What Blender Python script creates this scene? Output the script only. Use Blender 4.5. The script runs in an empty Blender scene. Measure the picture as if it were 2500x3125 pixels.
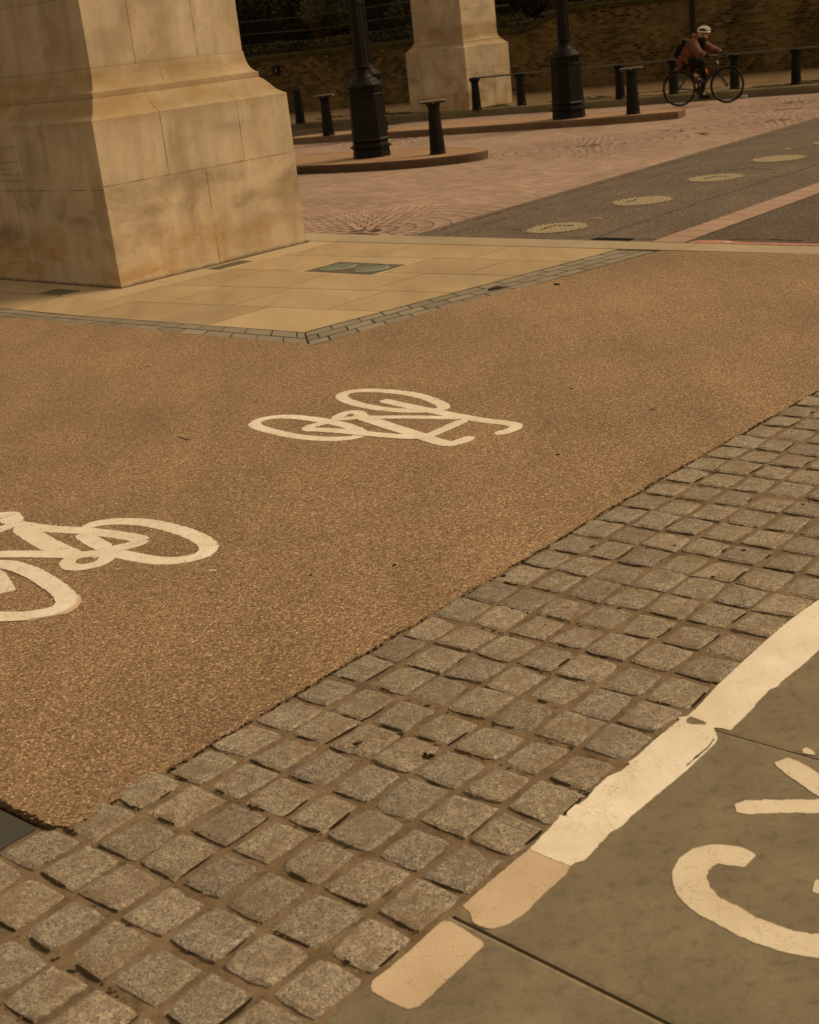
import bpy, bmesh, math, random
from mathutils import Vector, Matrix, noise
random.seed(7)
R = math.radians
sc = bpy.context.scene
col = sc.collection

# ------------------------------------------------------------------ camera
F, ROLL, HD, CH = 4150.0, R(6.5), 1465.0, 2.1
PITCH = math.atan(HD / F)
cam = bpy.data.cameras.new('camera'); co = bpy.data.objects.new('camera', cam); col.objects.link(co)
cam.sensor_fit = 'VERTICAL'; cam.sensor_height = 36; cam.sensor_width = 28.8
cam.lens = F / 3125 * 36; cam.clip_start = .05; cam.clip_end = 1500
up0 = Vector((0, math.sin(PITCH), math.cos(PITCH))); fw = Vector((0, math.cos(PITCH), -math.sin(PITCH))); X = Vector((1, 0, 0))
cr = X * math.cos(ROLL) - up0 * math.sin(ROLL); cu = X * math.sin(ROLL) + up0 * math.cos(ROLL)
m = Matrix((cr, cu, -fw)).transposed().to_4x4(); m.translation = (0, 0, CH); co.matrix_world = m
cam.dof.use_dof = True; cam.dof.focus_distance = 7.0; cam.dof.aperture_fstop = 5.6
sc.camera = co

# ------------------------------------------------------------------ world, sun, exposure
SUN_EL, SUN_AZ = R(42), R(8)            # azimuth measured from +X towards +Y
w = bpy.data.worlds.new('World'); sc.world = w; w.use_nodes = True
nt = w.node_tree; bg = nt.nodes['Background']
sky = nt.nodes.new('ShaderNodeTexSky'); sky.sky_type = 'NISHITA'; sky.sun_disc = False
sky.sun_elevation = SUN_EL; sky.sun_rotation = math.pi / 2 - SUN_AZ; sky.dust_density = 4; sky.air_density = 1.5
hs = nt.nodes.new('ShaderNodeHueSaturation'); hs.inputs['Saturation'].default_value = .15
mx = nt.nodes.new('ShaderNodeMixRGB'); mx.blend_type = 'MULTIPLY'; mx.inputs[0].default_value = 1
mx.inputs[2].default_value = (1, .745, .435, 1)
nt.links.new(sky.outputs[0], hs.inputs['Color']); nt.links.new(hs.outputs[0], mx.inputs[1]); nt.links.new(mx.outputs[0], bg.inputs[0])
bg.inputs[1].default_value = .103
sl = bpy.data.lights.new('sun', 'SUN'); sl.energy = 1.05; sl.angle = R(22); sl.color = (1, .775, .475)
so = bpy.data.objects.new('sun', sl); col.objects.link(so)
sd = Vector((math.cos(SUN_EL) * math.cos(SUN_AZ), math.cos(SUN_EL) * math.sin(SUN_AZ), math.sin(SUN_EL)))
so.rotation_euler = sd.to_track_quat('Z', 'Y').to_euler(); so.location = (10, 10, 20)
sc.view_settings.view_transform = 'Standard'; sc.view_settings.look = 'None'
sc.view_settings.exposure = 0.33; sc.view_settings.gamma = 1

# ------------------------------------------------------------------ measuring: photo pixel -> place
def ray(px, py):
    x = (px - 1250) / F; y = -(py - 1562.5) / F
    return cr * x + cu * y + fw
def G(px, py, z=0.0):
    d = ray(px, py); t = (z - CH) / d.z
    return Vector((d.x * t, d.y * t, z))
def HZ(P, px, py):                       # height of a point above ground point P seen at px,py
    d = ray(px, py); t = (P.x * d.x + P.y * d.y) / (d.x * d.x + d.y * d.y)
    return CH + t * d.z
# stone frame (pier, slabs, kerb, road): a along the pier's right face, b to its left
C0 = G(371, 880); A = Vector((.708, .706, 0)).normalized(); B = Vector((-A.y, A.x, 0))
def AB(a, b, z=0): return Vector((C0.x + A.x * a + B.x * b, C0.y + A.y * a + B.y * b, z))
# strip frame (setts, stripe, concrete flags): d along the strip, n towards the gravel
D = Vector((.6745, .738, 0)).normalized(); N = Vector((-D.y, D.x, 0)); O0 = Vector((-.317, 2.562, 0))
def DN(d, n, z=0): return Vector((O0.x + D.x * d + N.x * n, O0.y + D.y * d + N.y * n, z))
def toAB(P): v = P - C0; return v.dot(A), v.dot(B)
def toDN(P): v = P - O0; return v.dot(D), v.dot(N)

# ------------------------------------------------------------------ materials
class M:
    def __init__(s, name, rough=.85, spec=.3, metal=0):
        s.m = bpy.data.materials.new(name); s.m.use_nodes = True; s.t = s.m.node_tree
        s.b = s.t.nodes['Principled BSDF']; s.b.inputs['Roughness'].default_value = rough
        s.b.inputs['Specular IOR Level'].default_value = spec; s.b.inputs['Metallic'].default_value = metal
        s.co = None
    def n(s, k, **kw):
        n = s.t.nodes.new(k)
        for a, v in kw.items(): setattr(n, a, v)
        return n
    def l(s, a, b): s.t.links.new(a, b)
    def pos(s, scale=(1, 1, 1), rot=0):
        g = s.n('ShaderNodeNewGeometry'); mp = s.n('ShaderNodeMapping')
        mp.inputs['Scale'].default_value = scale; mp.inputs['Rotation'].default_value = (0, 0, rot)
        s.l(g.outputs['Position'], mp.inputs[0]); return mp.outputs[0]
    def noise(s, sc_, detail=3, rough=.6, vec=None, dist=0):
        n = s.n('ShaderNodeTexNoise'); n.inputs['Scale'].default_value = sc_; n.inputs['Detail'].default_value = detail
        n.inputs['Roughness'].default_value = rough; n.inputs['Distortion'].default_value = dist
        s.l(vec if vec is not None else s.pos(), n.inputs['Vector']); return n.outputs['Fac']
    def vor(s, sc_, feature='F1', vec=None, out='Color'):
        n = s.n('ShaderNodeTexVoronoi'); n.feature = feature; n.inputs['Scale'].default_value = sc_
        s.l(vec if vec is not None else s.pos(), n.inputs['Vector']); return n.outputs[out]
    def ramp(s, f, stops, interp='LINEAR'):
        r = s.n('ShaderNodeValToRGB'); r.color_ramp.interpolation = interp
        e = r.color_ramp.elements
        while len(e) < len(stops): e.new(.5)
        for i, (p, c) in enumerate(stops):
            e[i].position = p; e[i].color = c if len(c) == 4 else (*c, 1)
        s.l(f, r.inputs[0]); return r.outputs[0]
    def mix(s, f, a, b, mode='MIX'):
        x = s.n('ShaderNodeMixRGB'); x.blend_type = mode
        for i, v in ((0, f), (1, a), (2, b)):
            if isinstance(v, (int, float)): x.inputs[i].default_value = v if i == 0 else (v, v, v, 1)
            elif isinstance(v, tuple): x.inputs[i].default_value = (*v, 1)
            else: s.l(v, x.inputs[i])
        return x.outputs[0]
    def math(s, op, a, b=0, c=None):
        x = s.n('ShaderNodeMath'); x.operation = op
        for i, v in ((0, a), (1, b)) + (((2, c),) if c is not None else ()):
            if isinstance(v, (int, float)): x.inputs[i].default_value = v
            else: s.l(v, x.inputs[i])
        return x.outputs[0]
    def island(s):
        g = s.n('ShaderNodeNewGeometry'); return g.outputs['Random Per Island']
    def color(s, c):
        if isinstance(c, tuple): s.b.inputs['Base Color'].default_value = (*c, 1)
        else: s.l(c, s.b.inputs['Base Color'])
    def bump(s, h, strength=.4, dist=.003):
        x = s.n('ShaderNodeBump'); x.inputs['Strength'].default_value = strength; x.inputs['Distance'].default_value = dist
        s.l(h, x.inputs['Height']); s.l(x.outputs[0], s.b.inputs['Normal'])
g3 = lambda v: (v, v, v)

def mat_gravel():
    m = M('resin_gravel', .75, .35)
    c1 = m.vor(190); c2 = m.vor(105)
    r1 = m.n('ShaderNodeSeparateColor'); m.l(c1, r1.inputs[0])
    r2 = m.n('ShaderNodeSeparateColor'); m.l(c2, r2.inputs[0])
    base = m.ramp(r1.outputs[0], [(0, (.065, .038, .024)), (.2, (.145, .091, .055)), (.55, (.265, .178, .112)), (.8, (.38, .265, .17)), (.93, (.55, .41, .28)), (1, (.9, .75, .56))])
    base2 = m.ramp(r2.outputs[0], [(0, (.10, .06, .034)), (.4, (.215, .135, .08)), (.75, (.34, .225, .135)), (1, (.52, .39, .26))])
    c = m.mix(.25, base, base2)
    grain = m.ramp(m.noise(60, 4, .75), [(.3, g3(.78)), (.7, g3(1.22))])
    c = m.mix(1, c, grain, 'MULTIPLY')
    large = m.ramp(m.noise(.55, 4, .55), [(.3, (.84, .83, .80)), (.7, (1.12, 1.1, 1.04))])
    c = m.mix(1, c, large, 'MULTIPLY')
    moss = m.ramp(m.noise(.32, 5, .6, dist=.6), [(.52, g3(0)), (.72, g3(1))])
    c = m.mix(m.math('MULTIPLY', moss, .35), c, m.mix(1, c, (.80, .92, .66), 'MULTIPLY'))
    streak = m.ramp(m.noise(2.2, 4, .6, m.pos((1, .25, 1), R(40))), [(.35, g3(.9)), (.65, g3(1.07))])
    c = m.mix(1, c, streak, 'MULTIPLY')
    sp = m.ramp(m.noise(3.2, 3, .5, dist=.3), [(.70, g3(0)), (.76, g3(1))])
    c = m.mix(m.math('MULTIPLY', sp, .22), c, (.12, .08, .05)); c = m.mix(1, c, (.99, .98, .99), 'MULTIPLY')
    m.color(c)
    d = m.vor(190, out='Distance')
    h = m.math('SUBTRACT', m.math('MULTIPLY', m.noise(45, 3), 1.3), d)
    m.bump(h, .75, .0026)
    return m.m
def mat_sett():
    m = M('granite_sett', .8, .3)
    sp = m.n('ShaderNodeSeparateColor'); m.l(m.vor(240), sp.inputs[0])
    gr = m.ramp(sp.outputs[0], [(0, (.12, .108, .10)), (.22, (.20, .181, .166)), (.6, (.315, .287, .262)), (1, (.46, .42, .375))])
    mid = m.ramp(m.noise(34, 6, .78), [(.3, g3(.58)), (.5, g3(.96)), (.7, g3(1.28))])
    c = m.mix(1, gr, mid, 'MULTIPLY')
    isl = m.ramp(m.island(), [(0, (.80, .75, .69)), (.2, (.94, .91, .86)), (.4, (1.0, .93, .82)), (.7, (1.08, 1.02, .93)), (.85, (.92, .84, .74)), (1, (1.2, 1.12, 1.0))])
    c = m.mix(1, c, isl, 'MULTIPLY')
    dirt = m.ramp(m.noise(11, 5, .7), [(.5, g3(0)), (.72, g3(1))])
    c = m.mix(m.math('MULTIPLY', dirt, .5), c, (.20, .15, .105))
    c = m.mix(m.math('MULTIPLY', m.ramp(m.noise(5.5, 6, .72), [(.46, g3(0)), (.62, g3(1))]), .55), c, (.195, .142, .095))
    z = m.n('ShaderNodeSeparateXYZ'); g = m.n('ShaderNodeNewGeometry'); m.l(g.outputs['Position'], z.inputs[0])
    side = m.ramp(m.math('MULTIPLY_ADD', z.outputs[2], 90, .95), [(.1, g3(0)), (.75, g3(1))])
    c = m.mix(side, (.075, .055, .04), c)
    m.color(c)
    h = m.math('ADD', m.noise(55, 5, .7), m.math('MULTIPLY', m.noise(180, 2), .5))
    m.bump(h, .8, .007)
    return m.m
def mat_mortar(name='sandy_mortar', a=(.135, .098, .066), b=(.245, .185, .128)):
    m = M(name, .95, .1)
    c = m.ramp(m.noise(6, 5, .65), [(.3, a), (.7, b)])
    c = m.mix(m.math('MULTIPLY', m.ramp(m.noise(16, 5, .7), [(.54, g3(0)), (.7, g3(1))]), .5), c, tuple(x * .55 for x in a))
    f = m.ramp(m.noise(90, 3, .7), [(.3, g3(.8)), (.7, g3(1.15))])
    m.color(m.mix(1, c, f, 'MULTIPLY')); m.bump(m.math('ADD', m.noise(14, 5, .6), m.math('MULTIPLY', m.noise(120, 2), .25)), .8, .012)
    return m.m
def mat_paint(name='road_paint', base=(.84, .80, .75), old=(.77, .70, .62), wear=.35, speck=.02, agg=False):
    m = M(name, .6, .35)
    c = m.ramp(m.noise(5, 4, .6), [(.35, old), (.6, base)])
    c = m.mix(m.math('MULTIPLY', m.ramp(m.noise(14, 4, .65, m.pos((1, .2, 1), R(-48))), [(.55, g3(0)), (.7, g3(1))]), wear), c, (.62, .5, .38))
    dots = m.ramp(m.noise(170, 2, .5), [(.0, g3(1)), (.27 + speck, g3(1)), (.31 + speck, g3(0))])
    sp = m.ramp(m.noise(9, 3), [(.45, g3(0)), (.6, g3(1))])
    c = m.mix(m.math('MULTIPLY', dots, m.math('MULTIPLY', sp, .9)), c, (.2, .13, .08))
    ck = m.vor(4.5, 'DISTANCE_TO_EDGE', m.mix(.06, m.pos(), m.vor(20)), 'Distance')
    ck = m.math('MULTIPLY', m.ramp(ck, [(0, g3(1)), (.012, g3(0))]), m.ramp(m.noise(2.5, 3), [(.5, g3(0)), (.58, g3(1))]))
    c = m.mix(m.math('MULTIPLY', ck, .16), c, (.26, .18, .11))
    worn = m.math('MULTIPLY', m.ramp(m.noise(110, 4, .8), [(.50, g3(0)), (.60, g3(1))]), m.ramp(m.noise(6, 4, .7), [(.52, g3(0)), (.68, g3(1))]))
    c = m.mix(m.math('MULTIPLY', worn, .75), c, (.30, .215, .14))
    c = m.mix(1, c, m.ramp(m.noise(1.7, 4, .6), [(.3, (.86, .84, .80)), (.65, g3(1.03))]), 'MULTIPLY')
    if agg:
        s_ = m.n('ShaderNodeSeparateColor'); m.l(m.vor(190), s_.inputs[0])
        c = m.mix(m.math('MULTIPLY', m.ramp(s_.outputs[1], [(.90, g3(0)), (.93, g3(1))]), m.ramp(m.noise(12, 5, .7), [(.44, g3(.08)), (.62, g3(.9))])), c, (.27, .185, .115))
        m.color(c); m.bump(m.math('SUBTRACT', m.noise(60, 4, .7), m.math('MULTIPLY', m.vor(190, out='Distance'), .8)), .7, .0026)
    else: m.color(c); m.bump(m.noise(130, 4, .7), .5, .003)
    return m.m
def mat_flag(name='concrete_flag', k=1.0):
    m = M(name, .8, .3)
    c = m.ramp(m.noise(3.2, 6, .65), [(.3, (.145 * k, .124 * k, .09 * k)), (.5, (.186 * k, .158 * k, .113 * k)), (.72, (.235 * k, .20 * k, .142 * k))])
    fine = m.ramp(m.noise(120, 4, .75), [(.3, g3(.82)), (.7, g3(1.15))])
    c = m.mix(1, c, fine, 'MULTIPLY')
    blot = m.ramp(m.noise(24, 4, .7), [(.50, g3(0)), (.66, g3(1))])
    c = m.mix(m.math('MULTIPLY', blot, .45), c, (.088, .077, .055))
    m.color(c); pt = m.ramp(m.noise(55, 5, .8), [(.24, g3(.62)), (.36, g3(1))])
    c = m.mix(1, c, pt, 'MULTIPLY'); m.color(c); m.bump(m.noise(110, 5, .7), .55, .003)
    return m.m
def mat_sandstone(name, lo, hi, isl=.12, stain=None, bs=.25):
    m = M(name, .8, .25)
    v = m.pos((1, .35, 1), R(-45))
    c = m.ramp(m.noise(2.1, 6, .6, v, .5), [(.3, lo), (.7, hi)])
    c = m.mix(1, c, m.ramp(m.island(), [(0, g3(1 - isl)), (1, g3(1 + isl))]), 'MULTIPLY')
    c = m.mix(1, c, m.ramp(m.noise(60, 4, .7), [(.3, g3(.92)), (.7, g3(1.07))]), 'MULTIPLY')
    if stain: c = m.mix(m.math('MULTIPLY', m.ramp(m.noise(1.3, 4, .6), [(.5, g3(0)), (.75, g3(1))]), .5), c, stain)
    m.color(c); m.bump(m.noise(80, 4, .6), bs, .002)
    return m.m
def mat_pier():
    m = M('portland_stone', .8, .25)
    g = m.n('ShaderNodeNewGeometry'); s = m.n('ShaderNodeSeparateXYZ'); m.l(g.outputs['Position'], s.inputs[0]); z = s.outputs[2]
    vs = m.pos((1.6, 1.6, .28))
    c = m.ramp(m.noise(1.6, 5, .55), [(.3, (.42, .34, .25)), (.55, (.50, .415, .315)), (.75, (.57, .485, .38))])
    streaks = m.ramp(m.noise(2.4, 5, .6, vs), [(.35, g3(.80)), (.55, g3(1)), (.7, g3(1.08))])
    c = m.mix(1, c, streaks, 'MULTIPLY')
    # mossy ochre stain on the two mouldings
    band = m.math('MULTIPLY', m.ramp(m.math('MULTIPLY', z, .4), [(.60, g3(0)), (.66, g3(1)), (.80, g3(1)), (.845, g3(0))]), m.ramp(m.noise(1.5, 4, .6, m.pos((1, 1, 3))), [(.3, g3(.25)), (.6, g3(.9))]))
    c = m.mix(m.math('MULTIPLY', band, .85), c, (.29, .195, .075))
    # iron-orange stain creeping up from the foot, its edge broken by noise
    zz = m.math('ADD', z, m.math('MULTIPLY', m.math('SUBTRACT', m.noise(1.35, 5, .6, m.pos((.8, .8, 2.0)), 1.4), .5), 1.5))
    low = m.ramp(zz, [(.02, g3(.15)), (.10, g3(.45)), (.20, g3(1)), (.36, g3(.55)), (.62, g3(0))])
    c = m.mix(m.math('MULTIPLY', low, m.ramp(m.noise(2.2, 3), [(.35, g3(.12)), (.62, g3(.92))])), c, (.37, .225, .085))
    # grey soot smudges on the lower courses
    zs = m.ramp(z, [(.15, g3(0)), (.4, g3(1)), (.95, g3(.9)), (1.0, g3(.45))])
    sm = m.ramp(m.noise(1.15, 6, .6, m.pos((1, 1, 1.2)), 1.5), [(.46, g3(0)), (.66, g3(1))])
    c = m.mix(m.math('MULTIPLY', m.math('MULTIPLY', sm, zs), .76), c, (.19, .138, .088))
    wsh = m.math('MULTIPLY', m.ramp(m.noise(5.5, 4, .6, m.pos((1, 1, .07))), [(.60, g3(0)), (.68, g3(1))]), m.ramp(m.noise(1.1, 3), [(.48, g3(0)), (.6, g3(1))]))
    c = m.mix(m.math('MULTIPLY', wsh, .35), c, (.56, .46, .33))
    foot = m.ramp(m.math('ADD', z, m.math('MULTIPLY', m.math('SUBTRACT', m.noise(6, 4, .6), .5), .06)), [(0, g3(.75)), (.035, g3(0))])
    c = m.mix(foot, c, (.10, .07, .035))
    pits = m.ramp(m.noise(26, 5, .75), [(.25, g3(.66)), (.42, g3(1)), (1, g3(1.04))])
    c = m.mix(1, c, pits, 'MULTIPLY')
    cs = m.ramp(m.noise(.7, 3), [(.3, (.93, .94, .95)), (.7, (1.07, 1.03, .98))])
    c = m.mix(1, c, cs, 'MULTIPLY')
    m.color(c); m.bump(m.math('ADD', m.noise(9, 5, .65), m.math('MULTIPLY', m.noise(90, 3), .25)), .35, .008)
    return m.m
def mat_block(name='pink_paviour', isl=True):
    m = M(name, .8, .3)
    c = m.ramp(m.island(), [(0, (.30, .215, .19)), (.35, (.345, .245, .215)), (.7, (.385, .275, .24)), (1, (.41, .315, .265))])
    c = m.mix(1, c, m.ramp(m.noise(.45, 5, .6), [(.3, (.88, .86, .86)), (.7, (1.12, 1.13, 1.06))]), 'MULTIPLY')
    c = m.mix(1, c, m.ramp(m.noise(5, 5, .7), [(.3, g3(.86)), (.7, g3(1.1))]), 'MULTIPLY')
    m.color(c); m.bump(m.noise(60, 3), .3, .003)
    return m.m
def mat_asphalt(name='asphalt', k=1.0, red=.25):
    m = M(name, .9, .25)
    s = m.n('ShaderNodeSeparateColor'); m.l(m.vor(85), s.inputs[0])
    c = m.ramp(s.outputs[0], [(0, (.06 * k, .048 * k, .042 * k)), (.5, (.12 * k, .096 * k, .08 * k)), (.9, (.19 * k, .15 * k, .125 * k)), (1, (.3 * k, .25 * k, .2 * k))])
    c = m.mix(1, c, m.ramp(m.noise(1.1, 5, .6), [(.3, g3(.82)), (.7, g3(1.18))]), 'MULTIPLY')
    rd = m.math('MULTIPLY', m.ramp(m.noise(9, 5, .75), [(.55, g3(0)), (.68, g3(1))]), m.ramp(m.noise(.8, 3), [(.4, g3(.2)), (.6, g3(1))]))
    c = m.mix(m.math('MULTIPLY', rd, red), c, (.30, .125, .085))
    c = m.mix(m.math('MULTIPLY', m.ramp(m.noise(4, 4, .7), [(.6, g3(0)), (.7, g3(1))]), .5), c, (.055, .045, .042))
    m.color(c); m.bump(m.noise(120, 3), .5, .003)
    return m.m
def mat_simple(name, c, rough=.6, spec=.4, metal=0, var=.15, scale=20, bump=0.0, bd=.002):
    m = M(name, rough, spec, metal)
    f = m.ramp(m.noise(scale, 4, .6), [(.3, tuple(x * (1 - var) for x in c)), (.7, tuple(x * (1 + var) for x in c))])
    m.color(f)
    if bump: m.bump(m.noise(scale * 3, 3), bump, bd)
    return m.m
def mat_brick():
    m = M('stock_brick', .9, .15)
    tc = m.n('ShaderNodeTexCoord'); mp = m.n('ShaderNodeMapping'); mp.inputs['Rotation'].default_value = (R(-90), 0, 0)
    m.l(tc.outputs['Object'], mp.inputs[0])
    b = m.n('ShaderNodeTexBrick'); m.l(mp.outputs[0], b.inputs['Vector'])
    b.inputs['Scale'].default_value = 1; b.inputs['Brick Width'].default_value = .165; b.inputs['Row Height'].default_value = .075
    b.inputs['Mortar Size'].default_value = .007; b.inputs['Mortar Smooth'].default_value = .1; b.inputs['Bias'].default_value = -.1
    b.inputs['Color1'].default_value = (.03, .019, .010, 1); b.inputs['Color2'].default_value = (.18, .118, .052, 1)
    b.inputs['Mortar'].default_value = (.145, .105, .045, 1)
    c = b.outputs['Color']
    yel = m.ramp(m.noise(.55, 5, .6), [(.42, g3(0)), (.62, g3(1))])
    c = m.mix(m.math('MULTIPLY', yel, .55), c, (.19, .138, .05))
    drk = m.ramp(m.noise(.8, 4, .6, m.pos((1, 1, .5))), [(.35, g3(.55)), (.6, g3(1.1))])
    c = m.mix(1, c, drk, 'MULTIPLY')
    c = m.mix(m.math('MULTIPLY', m.ramp(m.noise(5, 4, .7), [(.62, g3(0)), (.7, g3(1))]), .7), c, (.16, .085, .04))
    m.color(c); m.bump(b.outputs['Fac'], .4, .004)
    return m.m
def mat_leaf(name, lo, hi):
    m = M(name, .6, .3)
    c = m.mix(1, m.ramp(m.island(), [(0, lo), (.8, hi), (1, tuple(x * 1.7 for x in hi))]), m.ramp(m.noise(1.3, 3), [(.35, g3(.45)), (.65, g3(1.3))]), 'MULTIPLY')
    m.color(c); return m.m

GRAVEL = mat_gravel(); SETT = mat_sett(); MORTAR = mat_mortar(); PAINT = mat_paint(); PAINTG = mat_paint('gravel_paint', agg=True); OLDPAINT = mat_paint('old_beige_paint', (.60, .48, .37), (.55, .43, .325), .2, .045)
FLAG = mat_flag(k=1.08); SLAB = mat_sandstone('buff_sandstone', (.32, .24, .15), (.44, .335, .215), .10, (.38, .32, .225))
PALE = mat_sandstone('pale_stone_flag', (.40, .32, .215), (.47, .37, .25), .08)
KERB = mat_sandstone('granite_kerb', (.33, .275, .20), (.41, .34, .25), .08, None, .5)
BORDER = mat_sandstone('grey_border_block', (.20, .182, .155), (.265, .235, .19), .16)
DKMORT = mat_mortar('dark_joint', (.028, .021, .012), (.085, .06, .033))
PIER = mat_pier(); PINK = mat_block(); ASPH = mat_asphalt(); ASPH2 = mat_asphalt('dark_asphalt', .78, .12)
JOINTM = mat_simple('joint_dark', (.07, .05, .033), .95, .1); STJ = mat_simple('stone_joint', (.215, .16, .105), .95, .1, var=.4, scale=5)  # plain dark brown for the kerb joints and the worn slit
PINKM = mat_mortar('paving_joint_sand', (.075, .05, .04), (.12, .08, .062))
ISLK = mat_sandstone('island_kerb_granite', (.12, .075, .046), (.19, .125, .08), .08)
ISLT = mat_sandstone('island_top_paving', (.30, .19, .125), (.38, .245, .16), .06)
FKERB = mat_sandstone('far_kerb_granite', (.15, .125, .075), (.21, .17, .105), .1)
FPAVE = mat_sandstone('far_pavement_gravel', (.145, .098, .055), (.22, .15, .085), .08, (.085, .065, .03))
IRON = mat_simple('black_iron', (.005, .004, .0035), .5, .16, 0, .3, 8, .1)
PLATE = mat_simple('pale_worn_plate', (.2, .185, .16), .5, .5, 0, .2, 30)
BRICK = mat_brick()
MANH = mat_simple('worn_cover_metal', (.40, .34, .235), .6, .4, 0, .18, 25, .2)
DARK = mat_simple('dark_hole', (.006, .005, .004), .9, .1)

# ------------------------------------------------------------------ mesh helpers
ORG = {}
class MB:
    def __init__(s): s.v = []; s.f = []; s.mi = []; s.sm = []; s.k = 0
    def quad(s, *p, mi=0):
        i = len(s.v); s.v += [Vector(q) for q in p]; s.f.append(tuple(range(i, i + len(p)))); s.mi.append(mi)
    def mesh(s, vs, fs, mi=0):
        i = len(s.v); s.v += [Vector(q) for q in vs]
        for f in fs: s.f.append(tuple(i + j for j in f)); s.mi.append(mi)
    def box(s, c, ux, uy, uz, bev=0, mi=0):      # centre and three half-axis vectors
        c = Vector(c); ux, uy, uz = Vector(ux), Vector(uy), Vector(uz)
        if bev <= 0:
            vs = [c + ux * a + uy * b + uz * d for d in (-1, 1) for b in (-1, 1) for a in (-1, 1)]
            s.mesh(vs, [(0, 2, 3, 1), (4, 5, 7, 6), (0, 1, 5, 4), (1, 3, 7, 5), (3, 2, 6, 7), (2, 0, 4, 6)], mi); return
        lx, ly, lz = ux.length, uy.length, uz.length; bx, by, bz = 1 - bev / lx, 1 - bev / ly, 1 - bev / lz
        bm = bmesh.new(); bmesh.ops.create_cube(bm, size=2)
        for v in bm.verts: v.co = Vector((v.co.x * lx, v.co.y * ly, v.co.z * lz))
        bmesh.ops.bevel(bm, geom=bm.edges[:], offset=bev, segments=2, affect='EDGES', profile=.6)
        hx, hy, hz = ux / lx, uy / ly, uz / lz
        s.mesh([c + hx * v.co.x + hy * v.co.y + hz * v.co.z for v in bm.verts], [tuple(v.index for v in f.verts) for f in bm.faces], mi); bm.free()
    def tube(s, pts, rs, seg=8, cap=True, mi=0, closed=False):
        pts = [Vector(p) for p in pts]; n = len(pts)
        if not hasattr(rs, '__len__'): rs = [rs] * n
        base = len(s.v); prev = None
        for i, p in enumerate(pts):
            if closed: t = pts[(i + 1) % n] - pts[i - 1]
            else: t = pts[min(i + 1, n - 1)] - pts[max(i - 1, 0)]
            t.normalize()
            if prev is None:
                a = Vector((0, 0, 1)) if abs(t.z) < .9 else Vector((1, 0, 0)); u = t.cross(a).normalized()
            else: u = (prev - t * prev.dot(t)).normalized()
            prev = u; w_ = t.cross(u)
            for k in range(seg):
                an = 2 * math.pi * k / seg; s.v.append(p + (u * math.cos(an) + w_ * math.sin(an)) * rs[i])
        for i in range(n if closed else n - 1):
            for k in range(seg):
                a = base + i * seg + k; b = base + i * seg + (k + 1) % seg
                c = base + ((i + 1) % n) * seg + (k + 1) % seg; d = base + ((i + 1) % n) * seg + k
                s.f.append((a, b, c, d)); s.mi.append(mi)
        if cap and not closed:
            s.f.append(tuple(base + k for k in range(seg))[::-1]); s.mi.append(mi)
            s.f.append(tuple(base + (n - 1) * seg + k for k in range(seg))); s.mi.append(mi)
    def lathe(s, prof, seg=24, c=(0, 0, 0), rot=0, mi=0, flute=0):
        c = Vector(c); base = len(s.v)
        for r, z in prof:
            for k in range(seg):
                an = rot + 2 * math.pi * k / seg; rr = r * (1 - (flute if k % 2 else 0))
                s.v.append(c + Vector((rr * math.cos(an), rr * math.sin(an), z)))
        for i in range(len(prof) - 1):
            for k in range(seg):
                s.f.append((base + i * seg + k, base + i * seg + (k + 1) % seg, base + (i + 1) * seg + (k + 1) % seg, base + (i + 1) * seg + k)); s.mi.append(mi)
        s.f.append(tuple(base + k for k in range(seg))[::-1]); s.mi.append(mi)
        s.f.append(tuple(base + (len(prof) - 1) * seg + k for k in range(seg))); s.mi.append(mi)
    def ell(s, c, ax, ay, az, nu=14, nv=9, mi=0):
        c, ax, ay, az = Vector(c), Vector(ax), Vector(ay), Vector(az); base = len(s.v)
        for j in range(nv + 1):
            ph = math.pi * j / nv
            for i in range(nu):
                th = 2 * math.pi * i / nu
                s.v.append(c + ax * (math.sin(ph) * math.cos(th)) + ay * (math.sin(ph) * math.sin(th)) + az * math.cos(ph))
        for j in range(nv):
            for i in range(nu):
                s.f.append((base + j * nu + i, base + (j + 1) * nu + i, base + (j + 1) * nu + (i + 1) % nu, base + j * nu + (i + 1) % nu)); s.mi.append(mi)
    def poly(s, pts, z0=None, mi=0):            # concave-safe cap; with z0, side walls down to it
        bm = bmesh.new(); vs = [bm.verts.new(p) for p in pts]; f = bm.faces.new(vs); f.normal_update()
        if f.normal.z < 0: f.normal_flip()
        bmesh.ops.triangulate(bm, faces=[f]); bm.verts.index_update()
        s.mesh([v.co.copy() for v in bm.verts], [tuple(v.index for v in f.verts) for f in bm.faces], mi); bm.free()
        if z0 is not None:
            n = len(pts)
            for i in range(n):
                a, b = Vector(pts[i]), Vector(pts[(i + 1) % n])
                s.quad(a, b, (b.x, b.y, z0), (a.x, a.y, z0), mi=mi)
    def build(s, name, mats, parent=None, origin=None, smooth=False, kind=None, fixn=False):
        me = bpy.data.meshes.new(name)
        org = ORG[parent.name] if parent is not None else (Vector(origin) if origin is not None else Vector((0, 0, 0)))
        me.from_pydata([tuple(v - org) for v in s.v], [], s.f)
        if not isinstance(mats, (list, tuple)): mats = [mats]
        for q in mats: me.materials.append(q)
        me.polygons.foreach_set('material_index', s.mi)
        if fixn:
            bm = bmesh.new(); bm.from_mesh(me); bmesh.ops.recalc_face_normals(bm, faces=bm.faces[:]); bm.to_mesh(me); bm.free()
        if smooth: me.polygons.foreach_set('use_smooth', [True] * len(me.polygons))
        me.update()
        o = bpy.data.objects.new(name, me); col.objects.link(o)
        if parent is not None: o.parent = parent
        else: o.location = org
        ORG[o.name] = org
        if kind: o['kind'] = kind
        return o
def tag(o, label, cat, group=None):
    o['label'] = label; o['category'] = cat
    if group: o['group'] = group
    return o
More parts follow.
